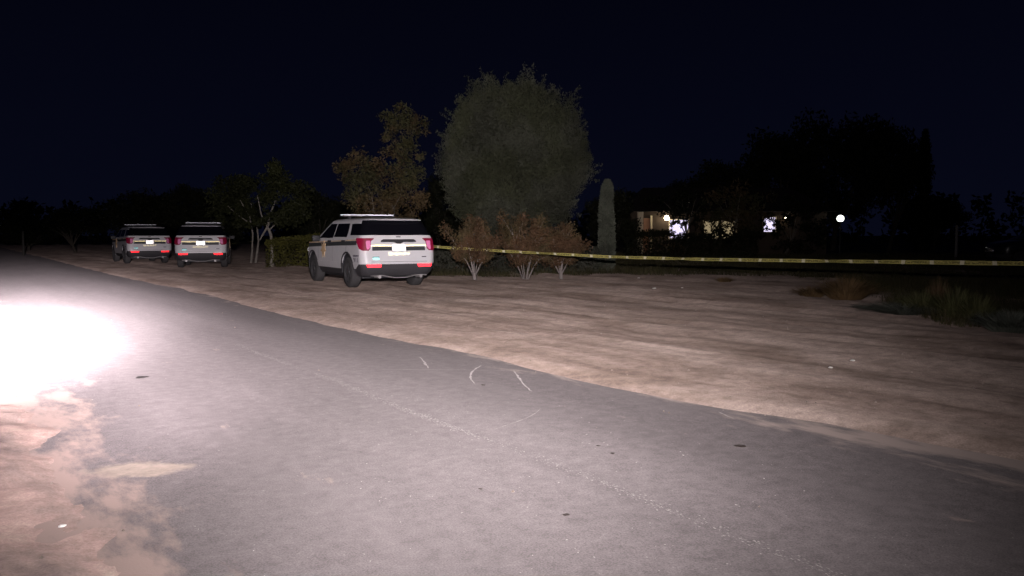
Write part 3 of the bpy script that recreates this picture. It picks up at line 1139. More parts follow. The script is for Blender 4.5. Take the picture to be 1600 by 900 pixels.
near = suv
mid = copy_tree(suv)
far = copy_tree(suv)
place_suv(near, 624, 20.7, 22.0)
place_suv(mid, 314, 33.8, -4.0)
place_suv(far, 235, 39.6, 10.5)
G = "white police vehicles parked on the dirt shoulder"
tag(near, "nearest white police SUV, parked at an angle, gold star on its left door", "police car", G)
tag(mid, "white police SUV seen squarely from behind beside the pale tree trunks", "police car", G)
tag(far, "farthest white police SUV, leftmost of the three, its dim left flank turned to the road", "police car", G)

# ------------------------------------------------------------------ vegetation
def leaves(centers, size, aspect, up=0.0, out=None, jitter=0.3):
    """one small four-cornered leaf per centre"""
    n = len(centers)
    d = rng.normal(size=(n, 3))
    d[:, 2] += up
    if out is not None:
        d += out
    d /= np.linalg.norm(d, axis=1, keepdims=True) + 1e-9
    s = np.cross(d, rng.normal(size=(n, 3)))
    s /= np.linalg.norm(s, axis=1, keepdims=True) + 1e-9
    L = size * (1 - jitter + 2 * jitter * rng.random((n, 1)))
    W = L * aspect
    v = np.stack([centers, centers + d * L * 0.5 + s * W / 2, centers + d * L, centers + d * L * 0.5 - s * W / 2], 1).reshape(-1, 3)
    f = np.arange(4 * n).reshape(n, 4)
    return v, f

def ball(n, r_):
    p = rng.normal(size=(n, 3))
    p /= np.linalg.norm(p, axis=1, keepdims=True)
    return p * r_ * rng.random((n, 1)) ** 0.45

def crown_from_blobs(blobs, per, size, aspect, up=0.3):
    """blobs: (x, y, z, r)"""
    cs = []
    for x, y, z, r_ in blobs:
        k = max(8, int(per * r_ ** 2))
        cs.append(np.array([x, y, z]) + ball(k, r_) * np.array([1, 1, 0.85]))
    c = np.concatenate(cs)
    return leaves(c, size, aspect, up)

def branch_set(mb, base, targets, r0, fork=0.45, n=6, wob=0.12):
    """trunk from base with limbs to each target"""
    base = Vector(base)
    top = Vector((0, 0, 0))
    for t in targets:
        top += Vector(t)
    top /= len(targets)
    fk = base.lerp(top, fork)
    fk.x += random.uniform(-wob, wob)
    pts = [base, base.lerp(fk, 0.33) + Vector((random.uniform(-wob, wob) * .4, random.uniform(-wob, wob) * .4, 0)), base.lerp(fk, 0.7) + Vector((random.uniform(-wob, wob) * .4, 0, 0)), fk]
    mb.tube(pts, [r0 * 1.25, r0, r0 * 0.85, r0 * 0.7], n + 2)
    for t in targets:
        t = Vector(t)
        st = base.lerp(fk, random.uniform(0.8, 1.0))
        m1 = st.lerp(t, 0.4) + Vector((random.uniform(-wob, wob), random.uniform(-wob, wob), (t - st).length * 0.10))
        m2 = st.lerp(t, 0.75) + Vector((random.uniform(-wob, wob), random.uniform(-wob, wob), (t - st).length * 0.06))
        mb.tube([st, m1, m2, t], [r0 * 0.45, r0 * 0.32, r0 * 0.18, r0 * 0.06], n)

def tree(name, loc, blobs, leafmat, barkmat, r0, per, size, aspect, label, cat="tree", group=None, up=0.3, fork=0.45, ntarget=9, crown="crown", trunk="trunk"):
    root = empty(name, loc)
    v, f = crown_from_blobs(blobs, per, size, aspect, up)
    link(crown, np_mesh(crown, v, f), leafmat, root)
    mb = MB()
    tg = sorted(blobs, key=lambda b: -b[3])[:ntarget]
    branch_set(mb, (0, 0, -0.1), [(b[0], b[1], b[2]) for b in tg], r0, fork)
    mb.build(trunk, barkmat, root, 60)
    tag(root, label, cat, group)
    return root

def ellipsoid_blobs(n, rx, ry, rz, cz, r0, r1, shell=0.45, flat_bottom=None):
    out = []
    while len(out) < n:
        p = rng.normal(size=3)
        p /= np.linalg.norm(p)
        p = p * (shell + (1 - shell) * rng.random() ** 0.6)
        if flat_bottom is not None and p[2] < flat_bottom:
            continue
        k = rng.uniform(r0, r1)
        out.append((p[0] * (rx - k * 0.7), p[1] * (ry - k * 0.7), cz + p[2] * (rz - k * 0.7), k))
    return out

# the big round tree
DB = 30.5
gb = at(803, 430, DB)
sB = DB / F
big = empty("round_tree", (gb.x, DB, -0.05))
cs = []
dome = ellipsoid_blobs(170, 2.7, 2.6, 3.0, 3.95, 0.35, 0.7, 0.45)
for i in range(330):
    cz_ = 1 - 2 * (i + 0.5) / 330
    ph = i * 2.399963
    q = math.sqrt(1 - cz_ * cz_)
    r_ = random.uniform(0.30, 0.52)
    k = random.uniform(0.93, 1.0) - 0.62 * r_ / 3.0
    low = 1.0 if cz_ > 0.1 else 1.0 - 0.40 * (0.1 - cz_) ** 1.3
    k *= 1.0 + 0.07 * math.sin(3 * ph + 4 * cz_) + 0.06 * math.sin(5 * ph - 7 * cz_ + 1.3) + random.uniform(-0.06, 0.05)
    if cz_ > 0.55:
        k *= 1.0 + 0.05 * (cz_ - 0.55)
    dome.append((2.80 * q * math.cos(ph) * k * low, 2.75 * q * math.sin(ph) * k * low, 3.84 + 3.06 * cz_ * k, r_ * random.uniform(0.75, 1.1)))
for x, y, z, r_ in dome:
    if z < 0.4: continue
    k = int(820 * r_ ** 2 / 0.3)
    cs.append(np.array([x, y, z]) + ball(k, r_) * np.array([0.8, 0.8, 1.2]))
    # loose sprays standing out of the clump
    for j in range(2):
        o_ = np.array([x, y, z - 3.0])
        o_ = o_ / np.linalg.norm(o_) + rng.normal(size=3) * 0.40 + np.array([0, 0, 0.15])
        t_ = rng.random((26, 1))
        cs.append(np.array([x, y, z]) + o_ * r_ * (0.60 + 0.38 * t_) + rng.normal(size=(26, 3)) * 0.035)
c = np.concatenate(cs)
outw = c - np.array([0, 0, 1.5])
outw /= np.linalg.norm(outw, axis=1, keepdims=True)
v, f = leaves(c, 0.085, 0.30, 0.5, outw * 0.7)
link("crown", np_mesh("crown", v, f), M["leaf_olive"], big)
mb = MB()
branch_set(mb, (0, 0, -0.1), [(b[0] * .9, b[1] * .9, b[2]) for b in ellipsoid_blobs(16, 2.6, 2.6, 2.9, 4.3, .3, .4, .8, -0.2)], 0.2, 0.3)
mb.build("trunk", M["bark_dark"], big, 60)
tag(big, "tallest lit tree, big round dense grey-green crown behind the rusty shrubs", "tree")

# autumn tree behind the near vehicle
DA = 28.5
ga = at(603, 430, DA)
blobs = []
for u, v_, r_ in ((628, 168, 13), (612, 182, 14), (640, 188, 18), (652, 200, 14), (618, 205, 18), (600, 214, 12), (636, 226, 20), (612, 240, 20), (655, 240, 10), (560, 250, 20), (541, 252, 15), (585, 250, 14), (548, 275, 20),
                 (578, 278, 24), (606, 275, 22), (636, 268, 18), (650, 290, 14), (555, 305, 20), (586, 310, 26), (622, 303, 26), (648, 318, 18), (568, 330, 18), (606, 335, 22), (640, 338, 16), (532, 262, 9), (664, 190, 8)):
    for k in range(4):
        p = at(u + random.gauss(0, r_ * .45), v_ + random.gauss(0, r_ * .4), DA + random.uniform(-1.3, 1.3))
        blobs.append((p.x - ga.x, p.y - DA, p.z, r_ * DA / F * random.uniform(0.6, 1.0)))
tree("autumn_tree", (ga.x, DA, -0.03), blobs, M["leaf_autumn"], M["bark"], 0.07, 1150, 0.10, 0.5, "tree with ragged orange-brown autumn foliage and pale trunk, rising behind the nearest police SUV", fork=0.40, ntarget=14, up=0.0)

# rusty shrubs with several pale stems
def shrub(u, v_, width, height, label, nst, seed):
    random.seed(seed)
    p = ground(u, v_, 0.03)
    root = empty("rusty_shrub", p)
    mb = MB()
    cs = []
    for k in range(nst):
        a = lerp(-1, 1, (k + 0.5) / nst) + random.uniform(-0.15, 0.15)
        yy = random.uniform(-0.7, 0.7)
        tip = Vector((a * width * 0.44, yy * width * 0.4, height * (0.95 - 0.30 * abs(a) ** 1.5 + random.uniform(-.06, .04))))
        b = Vector((a * 0.05, yy * 0.05, -0.05 if nst > 5 else 0.20))
        m1 = b.lerp(tip, 0.30) + Vector((-a * 0.02, 0, 0.03))
        m2 = b.lerp(tip, 0.65) + Vector((random.uniform(-.05, .05), 0, 0.02))
        k0 = random.uniform(0.7, 1.2)
        mb.tube([b, m1, m2, tip], [0.024 * k0, 0.017 * k0, 0.010, 0.003], 6)
        for j in range(6):
            st = b.lerp(tip, random.uniform(0.28, 0.85))
            e_ = st + Vector((a * 0.10 + random.uniform(-0.28, 0.28), random.uniform(-0.4, 0.4), random.uniform(0.10, 0.55))) * (width / 1.6)
            e_.z = min(e_.z, height)
            mb.tube([st, st.lerp(e_, 0.5), e_], [0.009, 0.006, 0.002], 5)
            for q in range(5):
                c0 = st.lerp(e_, random.uniform(0.2, 1.1))
                cs.append(np.array(c0) + ball(52, 0.19) * np.array([1, 1, 1.2]))
        for q in range(9):
            c0 = b.lerp(tip, random.uniform(0.32, 1.0)) + Vector((random.uniform(-.15, .15), random.uniform(-.2, .1), 0))
            cs.append(np.array(c0) + ball(50, 0.19) * np.array([1, 1, 1.4]))
    if nst <= 5:
        mb.tube([(0, 0, -0.05), (0.01, 0, 0.1), (0, 0, 0.24)], [0.075, 0.06, 0.055], 8)
    c_ = np.concatenate(cs)
    c_ = c_[c_[:, 2] > 0.22 + 0.25 * rng.random(len(c_))]
    v, f = leaves(c_, 0.075, 0.42, 0.9)
    link("foliage", np_mesh("foliage", v, f), M["leaf_rust"], root)
    mb.build("stems", M["bark_stem"], root, 60)
    tag(root, label, "shrub", "rusty many-stemmed shrubs in a row behind the tape")

shrub(741, 439, 1.75, 1.88, "rust-brown shrub on one short pale trunk, nearest the parked police SUV", 5, 1)
shrub(821, 438, 2.35, 1.95, "widest rust-brown shrub with bare pale stems spreading in a V, middle of the three", 6, 2)
shrub(876, 437, 1.55, 1.55, "low rust-brown shrub nearest the grey-green column, right of the V-stemmed shrub", 5, 3)

# columnar cypress
pc = ground(946, 429)
root = empty("columnar_cypress", (pc.x, pc.y, -0.03))
H = 3.32
n = 15000
zz = rng.random(n) ** 0.8 * H
prof = np.interp(zz / H, [0, 0.05, 0.3, 0.7, 0.93, 1.0], [0.26, 0.29, 0.275, 0.23, 0.17, 0.05])
th = rng.random(n) * 2 * math.pi
rr_ = prof * (0.75 + 0.25 * rng.random(n) ** 0.5) * (1 + 0.10 * np.sin(th * 3 + zz * 2))
c = np.stack([rr_ * np.cos(th) + 0.05 * zz / H, rr_ * np.sin(th), zz], 1)
o_ = np.stack([np.cos(th), np.sin(th), 0 * th], 1) * 0.8
v, f = leaves(c, 0.085, 0.4, 1.6, o_)
link("foliage", np_mesh("foliage", v, f), M["cypress"], root)
mb = MB()
mb.tube([(0, 0, -0.1), (0.02, 0, 1.5), (0.05, 0, 3.1)], [0.08, 0.06, 0.02], 8)
mb.build("trunk", M["bark"], root, 60)
tag(root, "narrow upright grey-green column of a cypress right of the big round tree", "tree")

# hedges
def hedge(name, a, b, depth_w, h, mat, label, per=2600, size=0.08, uneven=0.25, group=None):
    a, b = Vector(a), Vector(b)
    L = (b - a).length
    mid_ = (a + b) / 2
    root = empty(name, (mid_.x, mid_.y, mid_.z), math.atan2(b.y - a.y, b.x - a.x))
    n = int(per * L)
    x = (rng.random(n) - 0.5) * L
    t = rng.random(n)
    hh = h * (1 + uneven * 2 * fbm(x * 1.3 + 5, x * 0 + 3, int(L * 10) + 3, 4))
    # leaves lie mostly in the outer skin
    y = np.where(rng.random(n) < 0.55, -depth_w / 2 * (0.75 + 0.25 * rng.random(n)), (rng.random(n) - 0.5) * depth_w)
    z = np.where(rng.random(n) < 0.35, hh * (0.85 + 0.18 * rng.random(n)), hh * t)
    y = y + 0.22 * fbm(x * 2.2, z * 2.2, 77, 4)
    v, f = leaves(np.stack([x, y, z], 1), size, 0.45, 0.4, np.array([0, -0.5, 0]))
    link("foliage", np_mesh("foliage", v, f), mat, root)
    mb = MB()
    k = max(2, int(L / 0.5))
    for i in range(k):
        xx = -L / 2 + L * (i + 0.5) / k
        mb.tube([(xx, 0, -0.15), (xx + random.uniform(-.08, .08), random.uniform(-.1, .1), h * 0.45), (xx + random.uniform(-.2, .2), random.uniform(-.15, .15), h * 0.8)], [0.025, 0.018, 0.006], 5)
    mb.build("stems", M["bark_dark"], root)
    tag(root, label, "hedge", group)
    return root

hedge("low_hedge", (-2.9, 29.2, -0.03), (3.0, 29.0, -0.03), 0.9, 1.0, M["leaf_hedge"], "long low grey-green hedge behind the rusty shrubs", 2400, 0.085)
p1, p2 = ground(424, 418.5), ground(510, 419)
hedge("clipped_bush", (p1.x, p1.y, -0.03), (p2.x + .3, p2.y, -0.03), 1.2, 1.28, M["leaf_lime"], "yellow-green bush between the pale tree trunk and the nearest police SUV", 2600, 0.09, 0.15)

# pale-trunked trees left of the near vehicle
DE = 36.0
ge = ground(424, 419)
E0 = ge.y
def px_blobs(list_, depth, gx, k=3, spread=1.6, rk=(0.5, 0.9)):
    out = []
    for u, v_, r_ in list_:
        for j in range(k):
            p = at(u + random.gauss(0, r_ * .45), v_ + random.gauss(0, r_ * .35), depth + random.uniform(-spread, spread))
            out.append((p.x - gx, p.y - depth, p.z, r_ * depth / F * random.uniform(*rk)))
    return out
random.seed(11)
root = empty("pale_trunk_tree", (ge.x, E0, 0.0))
bl = px_blobs([(440, 268, 20), (410, 280, 24), (460, 290, 22), (430, 300, 28), (400, 310, 22), (468, 318, 18), (440, 328, 24), (418, 338, 16), (455, 340, 16), (430, 346, 10), (400, 342, 12), (475, 338, 12)], E0, ge.x)
v, f = crown_from_blobs(bl, 1250, 0.14, 0.5, 0.2)
link("crown", np_mesh("crown", v, f), M["leaf_green"], root)
mb = MB()
def L3(u, v_, d=None):
    p = at(u, v_, d or E0)
    return Vector((p.x - ge.x, p.y - E0, p.z))
mb.tube([L3(424, 419.5), L3(425.5, 400), L3(425, 382), L3(423, 366), L3(418, 355)], [0.13, 0.075, 0.065, 0.06, 0.05], 8)
mb.tube([L3(418, 355), L3(412, 364), L3(406, 375)], [0.045, 0.04, 0.03], 7)
mb.tube([L3(418, 355), L3(424, 330), L3(436, 300)], [0.05, 0.035, 0.015], 7)
mb.tube([L3(418, 355), L3(408, 335), L3(402, 305)], [0.045, 0.03, 0.012], 7)
mb.tube([L3(420, 360), L3(446, 335), L3(462, 310)], [0.035, 0.022, 0.01], 7)
mb.build("trunk", M["bark_pale"], root, 60)
tag(root, "tree on a bright pale trunk beside the yellow-green bush, dim olive crown overhead", "tree")

g2 = ground(397, 413)
root = empty("twin_trunk_tree", (g2.x, g2.y, 0.0))
bl = px_blobs([(372, 290, 22), (352, 305, 20), (388, 300, 22), (365, 320, 24), (345, 328, 16), (392, 328, 18), (372, 340, 18), (350, 348, 12), (392, 346, 12)], g2.y, g2.x)
v, f = crown_from_blobs(bl, 1250, 0.14, 0.5, 0.2)
link("crown", np_mesh("crown", v, f), M["leaf_green"], root)
mb = MB()
def L4(u, v_):
    p = at(u, v_, g2.y)
    return Vector((p.x - g2.x, 0, p.z))
mb.tube([L4(392, 414), L4(394, 390), L4(395, 365), L4(390, 340), L4(375, 312)], [0.06, 0.045, 0.04, 0.035, 0.015], 7)
mb.tube([L4(399, 414), L4(402, 392), L4(404, 376), L4(401, 350), L4(392, 318)], [0.065, 0.055, 0.045, 0.035, 0.015], 7)
mb.tube([L4(392, 350), L4(370, 335), L4(352, 318)], [0.03, 0.022, 0.01], 7)
mb.build("trunk", M["bark_pale"], root, 60)
tag(root, "slender tree on two thin pale trunks beside the squarely parked police SUV", "tree")

# dark trees farther back: three kinds, copied
def proto_tree(name, seed, rx, ry, rz, cz, nb, r0, r1, per, size, mat, flat=None):
    random.seed(seed)
    root = empty(name)
    bl = ellipsoid_blobs(nb, rx, ry, rz, cz, r0, r1, 0.5, flat)
    v, f = crown_from_blobs(bl, per, size, 0.5, 0.2)
    link("crown", np_mesh("crown", v, f), mat, root)
    mb = MB()
    branch_set(mb, (0, 0, -0.3), [(b[0], b[1], b[2]) for b in bl[:10]], 0.16, 0.35)
    mb.build("trunk", M["bark_dark"], root, 60)
    return root
protos = [proto_tree("dark_tree", 21, 3.0, 3.0, 2.9, 3.9, 60, 0.6, 1.1, 260, 0.22, M["leaf_dark"]),
          proto_tree("dark_tree", 22, 2.4, 2.4, 3.1, 3.8, 50, 0.5, 1.0, 280, 0.22, M["leaf_dark"]),
          proto_tree("dark_tree", 23, 3.6, 3.2, 2.6, 4.2, 70, 0.6, 1.2, 240, 0.22, M["leaf_dark"], -0.5)]
used = [False] * 3
PH = [6.8, 6.9, 6.8]
PW = [3.0, 2.4, 3.6]
def dark_tree(u, top, half_w, depth, label, kind=0, group="dark trees in the background"):
    p = protos[kind]
    o = p if not used[kind] else copy_tree(p)
    used[kind] = True
    h = CAM_H + (367 - top) / F * depth
    w = half_w / F * depth
    o.location = ((u - 800) / F * depth, depth, -0.1)
    o.rotation_euler = (0, 0, random.uniform(0, 6.28))
    o.scale = (w / PW[kind], w / PW[kind], h / PH[kind])
    tag(o, label, "tree", group)
    return o
LG = "dark trees behind the far police vehicles"
dark_tree(215, 288, 62, 56, "dim dark tree rising above the farthest police SUV", 0, LG)
dark_tree(300, 283, 55, 54, "dim dark tree rising above the squarely parked police SUV", 2, LG)
dark_tree(120, 318, 60, 64, "low dark tree left of the farthest police SUV", 2, LG)
dark_tree(45, 335, 55, 72, "small black tree at the left end of the tree row, by the pale marker post", 0, LG)
dark_tree(345, 300, 45, 47, "dark tree just behind the slender twin-trunked tree", 1, LG)
dark_tree(497, 285, 42, 46, "dark tree between the pale-trunked tree and the autumn tree", 1, LG)
dark_tree(540, 300, 40, 52, "dark tree filling the gap behind the left side of the autumn tree", 0, LG)
dark_tree(690, 258, 42, 47, "black tree in the gap between the autumn tree and the big round tree", 1, LG)
RG = "black trees around the lit house"
dark_tree(955, 285, 45, 46, "black tree behind the cypress column", 1, RG)
dark_tree(1012, 288, 45, 75, "black tree rising over the cream porch column of the house", 0, RG)
dark_tree(1075, 275, 55, 73, "black tree rising over the bright left window of the house", 2, RG)
dark_tree(1140, 235, 70, 74, "black tree rising over the middle of the house", 0, RG)
dark_tree(1215, 190, 75, 74, "black tree rising over the half-hidden bright window", 1, RG)
dark_tree(1300, 160, 95, 76, "tallest black tree, its top above the round lamp", 0, RG)
dark_tree(1385, 185, 70, 72, "black broad tree right of the round lamp", 2, RG)
dark_tree(1455, 300, 60, 80, "low black tree near the thin pale post", 2, RG)

# narrow conifer on the skyline
DC = 70.0
hc = CAM_H + (367 - 205) / F * DC
root = empty("narrow_conifer", ((1440 - 800) / F * DC, DC, -0.1))
n = 5000
zz = rng.random(n) ** 0.8 * hc
rr_ = np.interp(zz / hc, [0, 0.1, 0.75, 1.0], [0.65, 0.75, 0.5, 0.03]) * (0.5 + 0.5 * rng.random(n)) * (0.8 + 0.25 * np.sin(zz * 5))
th = rng.random(n) * 2 * math.pi
v, f = leaves(np.stack([rr_ * np.cos(th), rr_ * np.sin(th), zz], 1), 0.3, 0.4, 0.5)
link("foliage", np_mesh("foliage", v, f), M["leaf_dark"], root)
mb = MB()
mb.tube([(0, 0, -0.2), (0, 0, hc * 0.9)], [0.15, 0.03], 7)
mb.build("trunk", M["bark_dark"], root)
tag(root, "narrow black conifer at the right shoulder of the big dark tree group", "tree")

# far woods along the horizon, one mass
cs = []
for x in np.arange(-170, 170, 2.2):
    dpt = 125 + 8 * math.sin(x * 0.3)
    hgt = 5.0 + 2.6 * float(vnoise(np.array([x * 0.12]), np.array([0.5]), 4)[0]) + (1.0 if x > 40 else 0)
    for k in range(5):
        cs.append(np.array([x + random.uniform(-1.5, 1.5), dpt + random.uniform(-2, 2), hgt * (k + 0.6) / 5.4]) + ball(42, 1.5))
v, f = leaves(np.concatenate(cs), 0.9, 0.6, 0.2)
tag(link("far_woods", np_mesh("far_woods", v, f), M["leaf_dark"]), kind="stuff")

# grass of the field beyond the dirt
def edge_v(u):
    return np.interp(u, [-400, 300, 430, 680, 940, 1240, 1300, 1360, 1430, 1500, 1600, 1800], [404, 413, 421, 436, 433, 434, 446, 468, 492, 505, 519, 548])
def inside_field(x, y):
    u = 800 + F * x / y
    g = 367 + F * CAM_H / y
    jit = 55 * fbm(np.asarray(x) * 0.9, np.asarray(y) * 0.9, 61, 4) * np.clip((u - 1150) / 150, 0.1, 1)
    return g + jit < edge_v(u)
def grass():
    n = 240000
    r_ = rng.random(n)
    y = 9.5 + 46 * r_ ** 1.8
    u = rng.uniform(640, 1760, n)
    x = (u - 800) / F * y
    ok = inside_field(x, y) & (y > 10)
    x, y = x[ok], y[ok]
    dens = fbm(x * 0.5, y * 0.5, 91, 4)
    ok = dens + 0.35 * rng.random(len(x)) > -0.02
    x, y, dens = x[ok], y[ok], dens[ok]
    m = len(x)
    h = (0.07 + 0.20 * rng.random(m)) * (1 + 1.5 * np.clip(dens, -0.3, 0.5))
    a = rng.random(m) * 6.28
    w = 0.004 + 0.00022 * y
    lean = rng.normal(size=(m, 2)) * h[:, None] * 0.35
    dx, dy = x - P0.x, y - P0.y
    z0 = np.maximum(dirt_height(dx * D.x + dy * D.y, dx * N.x + dy * N.y) - 0.02, -0.1)
    b = np.stack([x, y, z0], 1)
    s_ = np.stack([np.cos(a) * w, np.sin(a) * w, 0 * a], 1)
    t_ = b + np.stack([lean[:, 0], lean[:, 1], h], 1)
    v = np.stack([b - s_, b + s_, t_], 1).reshape(-1, 3)
    return np_mesh("field_grass", v, np.arange(3 * m).reshape(m, 3))
tag(link("field_grass", grass(), M["grass"]), kind="stuff")

# single weeds at the edge of the dirt
def weed(name, u, v_, w, h, mat, label, n=500, blade=0.014, spread=0.7, cat="weed", group=None):
    p = ground(u, v_)
    z0 = dirt_z(p.x, p.y)
    a = rng.random(n) * 6.28
    r_ = rng.random(n) ** 0.6
    bx, by = 0.25 * w * r_ * np.cos(a), 0.25 * w * r_ * np.sin(a)
    hh = h * (0.45 + 0.55 * rng.random(n)) * (1 - 0.45 * r_ ** 2)
    tx, ty = bx + 0.5 * w * spread * r_ * np.cos(a) + rng.normal(size=n) * 0.05 * w, by + 0.5 * w * spread * r_ * np.sin(a) + rng.normal(size=n) * 0.05 * w
    sa = rng.random(n) * 6.28
    sx, sy = np.cos(sa) * blade, np.sin(sa) * blade
    zb = np.full(n, -0.03)
    mx, my = bx * 0.6 + tx * 0.4, by * 0.6 + ty * 0.4
    V = np.stack([np.stack([bx - sx, by - sy, zb], 1), np.stack([bx + sx, by + sy, zb], 1), np.stack([mx + sx * .8, my + sy * .8, hh * .6], 1), np.stack([mx - sx * .8, my - sy * .8, hh * .6], 1)], 1)
    T = np.stack([np.stack([mx - sx * .8, my - sy * .8, hh * .6], 1), np.stack([mx + sx * .8, my + sy * .8, hh * .6], 1), np.stack([tx, ty, hh], 1), np.stack([tx, ty, hh + 0.002], 1)], 1)
    vv = np.concatenate([V, T]).reshape(-1, 3)
    f = np.arange(len(vv)).reshape(-1, 4)
    o = link(name, np_mesh(name, vv, f), mat)
    o.location = (p.x, p.y, z0)
    o.rotation_euler = (0, 0, random.random() * 6)
    tag(o, label, cat, group)
    return o

rng = np.random.default_rng(5)
WG = "weeds along the edge of the dirt"
weed("dry_weed", 1322, 470, 1.05, 0.58, M["dry"], "large tan mound of dried weed at the far edge of the dirt", 1500, 0.006, 0.95, group=WG)
weed("dry_weed", 1268, 466, 0.7, 0.28, M["dry"], "low brown dried weed just left of the large tan weed mound", 600, 0.006, 0.9, group=WG)
weed("dry_weed", 1132, 444, 0.5, 0.16, M["dry"], "small orange tuft of dry weed alone near the tape", 350, 0.008, 0.8, group=WG)
weed("green_weed", 1440, 497, 0.75, 0.46, M["weed"], "olive-green weed at the dirt edge, left of the tallest green weed", 700, 0.006, group=WG)
weed("green_weed", 1492, 503, 0.8, 0.58, M["weed"], "tallest green weed clump at the dirt edge near the right side", 800, 0.006, group=WG)
weed("green_weed", 1528, 508, 0.6, 0.46, M["weed"], "narrow green weed between the tallest weed clump and the pale sage bush", 600, 0.006, group=WG)
weed("rusty_weed", 1465, 488, 0.5, 0.62, M["leaf_rust"], "thin rusty upright weed standing behind the green weeds", 400, 0.006, 0.5, group=WG)
weed("sage_bush", 1412, 497, 1.2, 0.20, M["sage"], "flat grey-green mat of sage in front of the green weeds", 1300, 0.006, 1.0, "bush")
weed("sage_bush", 1580, 521, 0.85, 0.36, M["sage"], "rounded grey-green sage bush at the right edge of the picture", 1400, 0.006, 0.9, "bush")

# ------------------------------------------------------------------ barrier tape
ctrl = [(1790, 416, 12.6), (1600, 411.8, 14.1), (1300, 408.0, 17.3), (1100, 405.3, 20.2), (950, 401.2, 22.3), (800, 393.2, 24.0), (700, 387.0, 25.0), (660, 384, 25.6), (560, 380.5, 29.2), (492, 377.5, 32.5), (425, 374.2, E0 + 0.02), (395, 377.6, g2.y), (362, 380.5, 37.0)]
pts = [at(*c_) for c_ in ctrl]
# right end runs on past the frame to a stake
mb = MB()
vs, fs, L_acc = [], [], 0.0
poly = []
for i in range(len(pts) - 1):
    a, b = pts[i], pts[i + 1]
    k = max(2, int((b - a).length / 0.12))
    for j in range(k):
        poly.append(a.lerp(b, j / k))
poly.append(pts[-1])
uvs = []
for i, p in enumerate(poly):
    if i: L_acc += (p - poly[i - 1]).length
    tw = 0.25 * math.sin(L_acc * 2.1) + 0.35 * math.sin(L_acc * 0.73 + 1) + 0.25 * math.sin(L_acc * 5.3)
    if p.x < -4.2:
        tw = 1.45 + 0.1 * math.sin(L_acc * 2.1)
    t = (poly[min(i + 1, len(poly) - 1)] - poly[max(i - 1, 0)]).normalized()
    side_v = t.cross(Vector((0, 0, 1))).normalized()
    up_v = (Vector((0, 0, 1)) * math.cos(tw) + side_v * math.sin(tw))
    vs += [p - up_v * 0.0375, p + up_v * 0.0375]
    uvs.append(L_acc)
    if i:
        fs.append((2 * i - 2, 2 * i, 2 * i + 1, 2 * i - 1))
me = bpy.data.meshes.new("barrier_tape")
me.from_pydata([tuple(p) for p in vs], [], fs)
uvl = me.uv_layers.new(name="length")
for poly_ in me.polygons:
    for li in poly_.loop_indices:
        vi = me.loops[li].vertex_index
        uvl.data[li].uv = (uvs[vi // 2], vi % 2)
me.shade_smooth()
m, nt, out = new_mat("yellow_tape")
uvn = nt.nodes.new("ShaderNodeUVMap")
uvn.uv_map = "length"
mp = nt.nodes.new("ShaderNodeMapping")
mp.inputs["Scale"].default_value = (22, 2.5, 1)
nt.links.new(uvn.outputs[0], mp.inputs[0])
nz = noise(nt, mp.outputs[0], 1.0, 2, 0.5)
sp = nt.nodes.new("ShaderNodeSeparateXYZ")
nt.links.new(uvn.outputs[0], sp.inputs[0])
# a band of black print down the middle, broken off between repeats
def math_n(op, a, b=None):
    q = nt.nodes.new("ShaderNodeMath")
    q.operation = op
    for i_, val in enumerate((a, b)):
        if val is None: continue
        if hasattr(val, "is_linked"): nt.links.new(val, q.inputs[i_])
        else: q.inputs[i_].default_value = val
    return q.outputs[0]
mid_band = math_n("LESS_THAN", math_n("ABSOLUTE", math_n("SUBTRACT", sp.outputs["Y"], 0.5)), 0.30)
rep = math_n("LESS_THAN", math_n("FRACT", math_n("MULTIPLY", sp.outputs["X"], 1.75)), 0.86)
ink = math_n("MULTIPLY", math_n("MULTIPLY", mid_band, rep), math_n("GREATER_THAN", nz.outputs["Fac"], 0.47))
tape_gap = mixc(nt, rep, (0.70, 0.66, 0.48), (0.45, 0.40, 0.12))
cc = mixc(nt, ink, tape_gap, (0.17, 0.15, 0.045))
p_ = principled(nt, out, Roughness=0.45)
nt.links.new(cc, p_.inputs["Base Color"])
tape = link("barrier_tape", me, m)
tag(tape, "long yellow and black plastic barrier tape sagging across from the trees to the right edge", "barrier tape")

# ------------------------------------------------------------------ litter and leaves on the ground
def scrap(name, u, v_, size, mat, label, cat, group=None, flat=0.35):
    p = ground(u, v_)
    z0 = dirt_z(p.x, p.y)
    bm = bmesh.new()
    bmesh.ops.create_icosphere(bm, subdivisions=2, radius=1.0)
    for q in bm.verts:
        k = random.uniform(0.55, 1.15)
        q.co = Vector((q.co.x * size * k, q.co.y * size * 0.8 * k, q.co.z * size * flat * k))
    me = bpy.data.meshes.new(name)
    bm.to_mesh(me)
    bm.free()
    o = link(name, me, mat)
    o.location = (p.x, p.y, z0 + size * flat * 0.5)
    o.rotation_euler = (0, 0, random.random() * 6)
    tag(o, label, cat, group)
random.seed(3)
PG = "white scraps lying in the dirt"
scrap("paper_scrap", 1022, 458, 0.06, M["paper"], "bright white scrap farthest out on the dirt, below the tape", "litter", PG)
scrap("paper_scrap", 1066, 454, 0.035, M["paper"], "tiny pale scrap right of the farthest bright scrap", "litter", PG)
scrap("paper_scrap", 1332, 570, 0.035, M["paper"], "crumpled white scrap in the middle of the dirt, upper one of the close pair", "litter", PG)
scrap("paper_scrap", 1298, 583, 0.03, M["paper"], "small flat white scrap, lower one of the close pair on the dirt", "litter", PG)
scrap("paper_scrap", 998, 438, 0.05, M["paper"], "tiny white scrap at the dark far edge of the dirt", "litter", PG)
scrap("paper_scrap", 451, 417, 0.07, M["paper"], "white scrap at the foot of the yellow-green bush", "litter", PG)
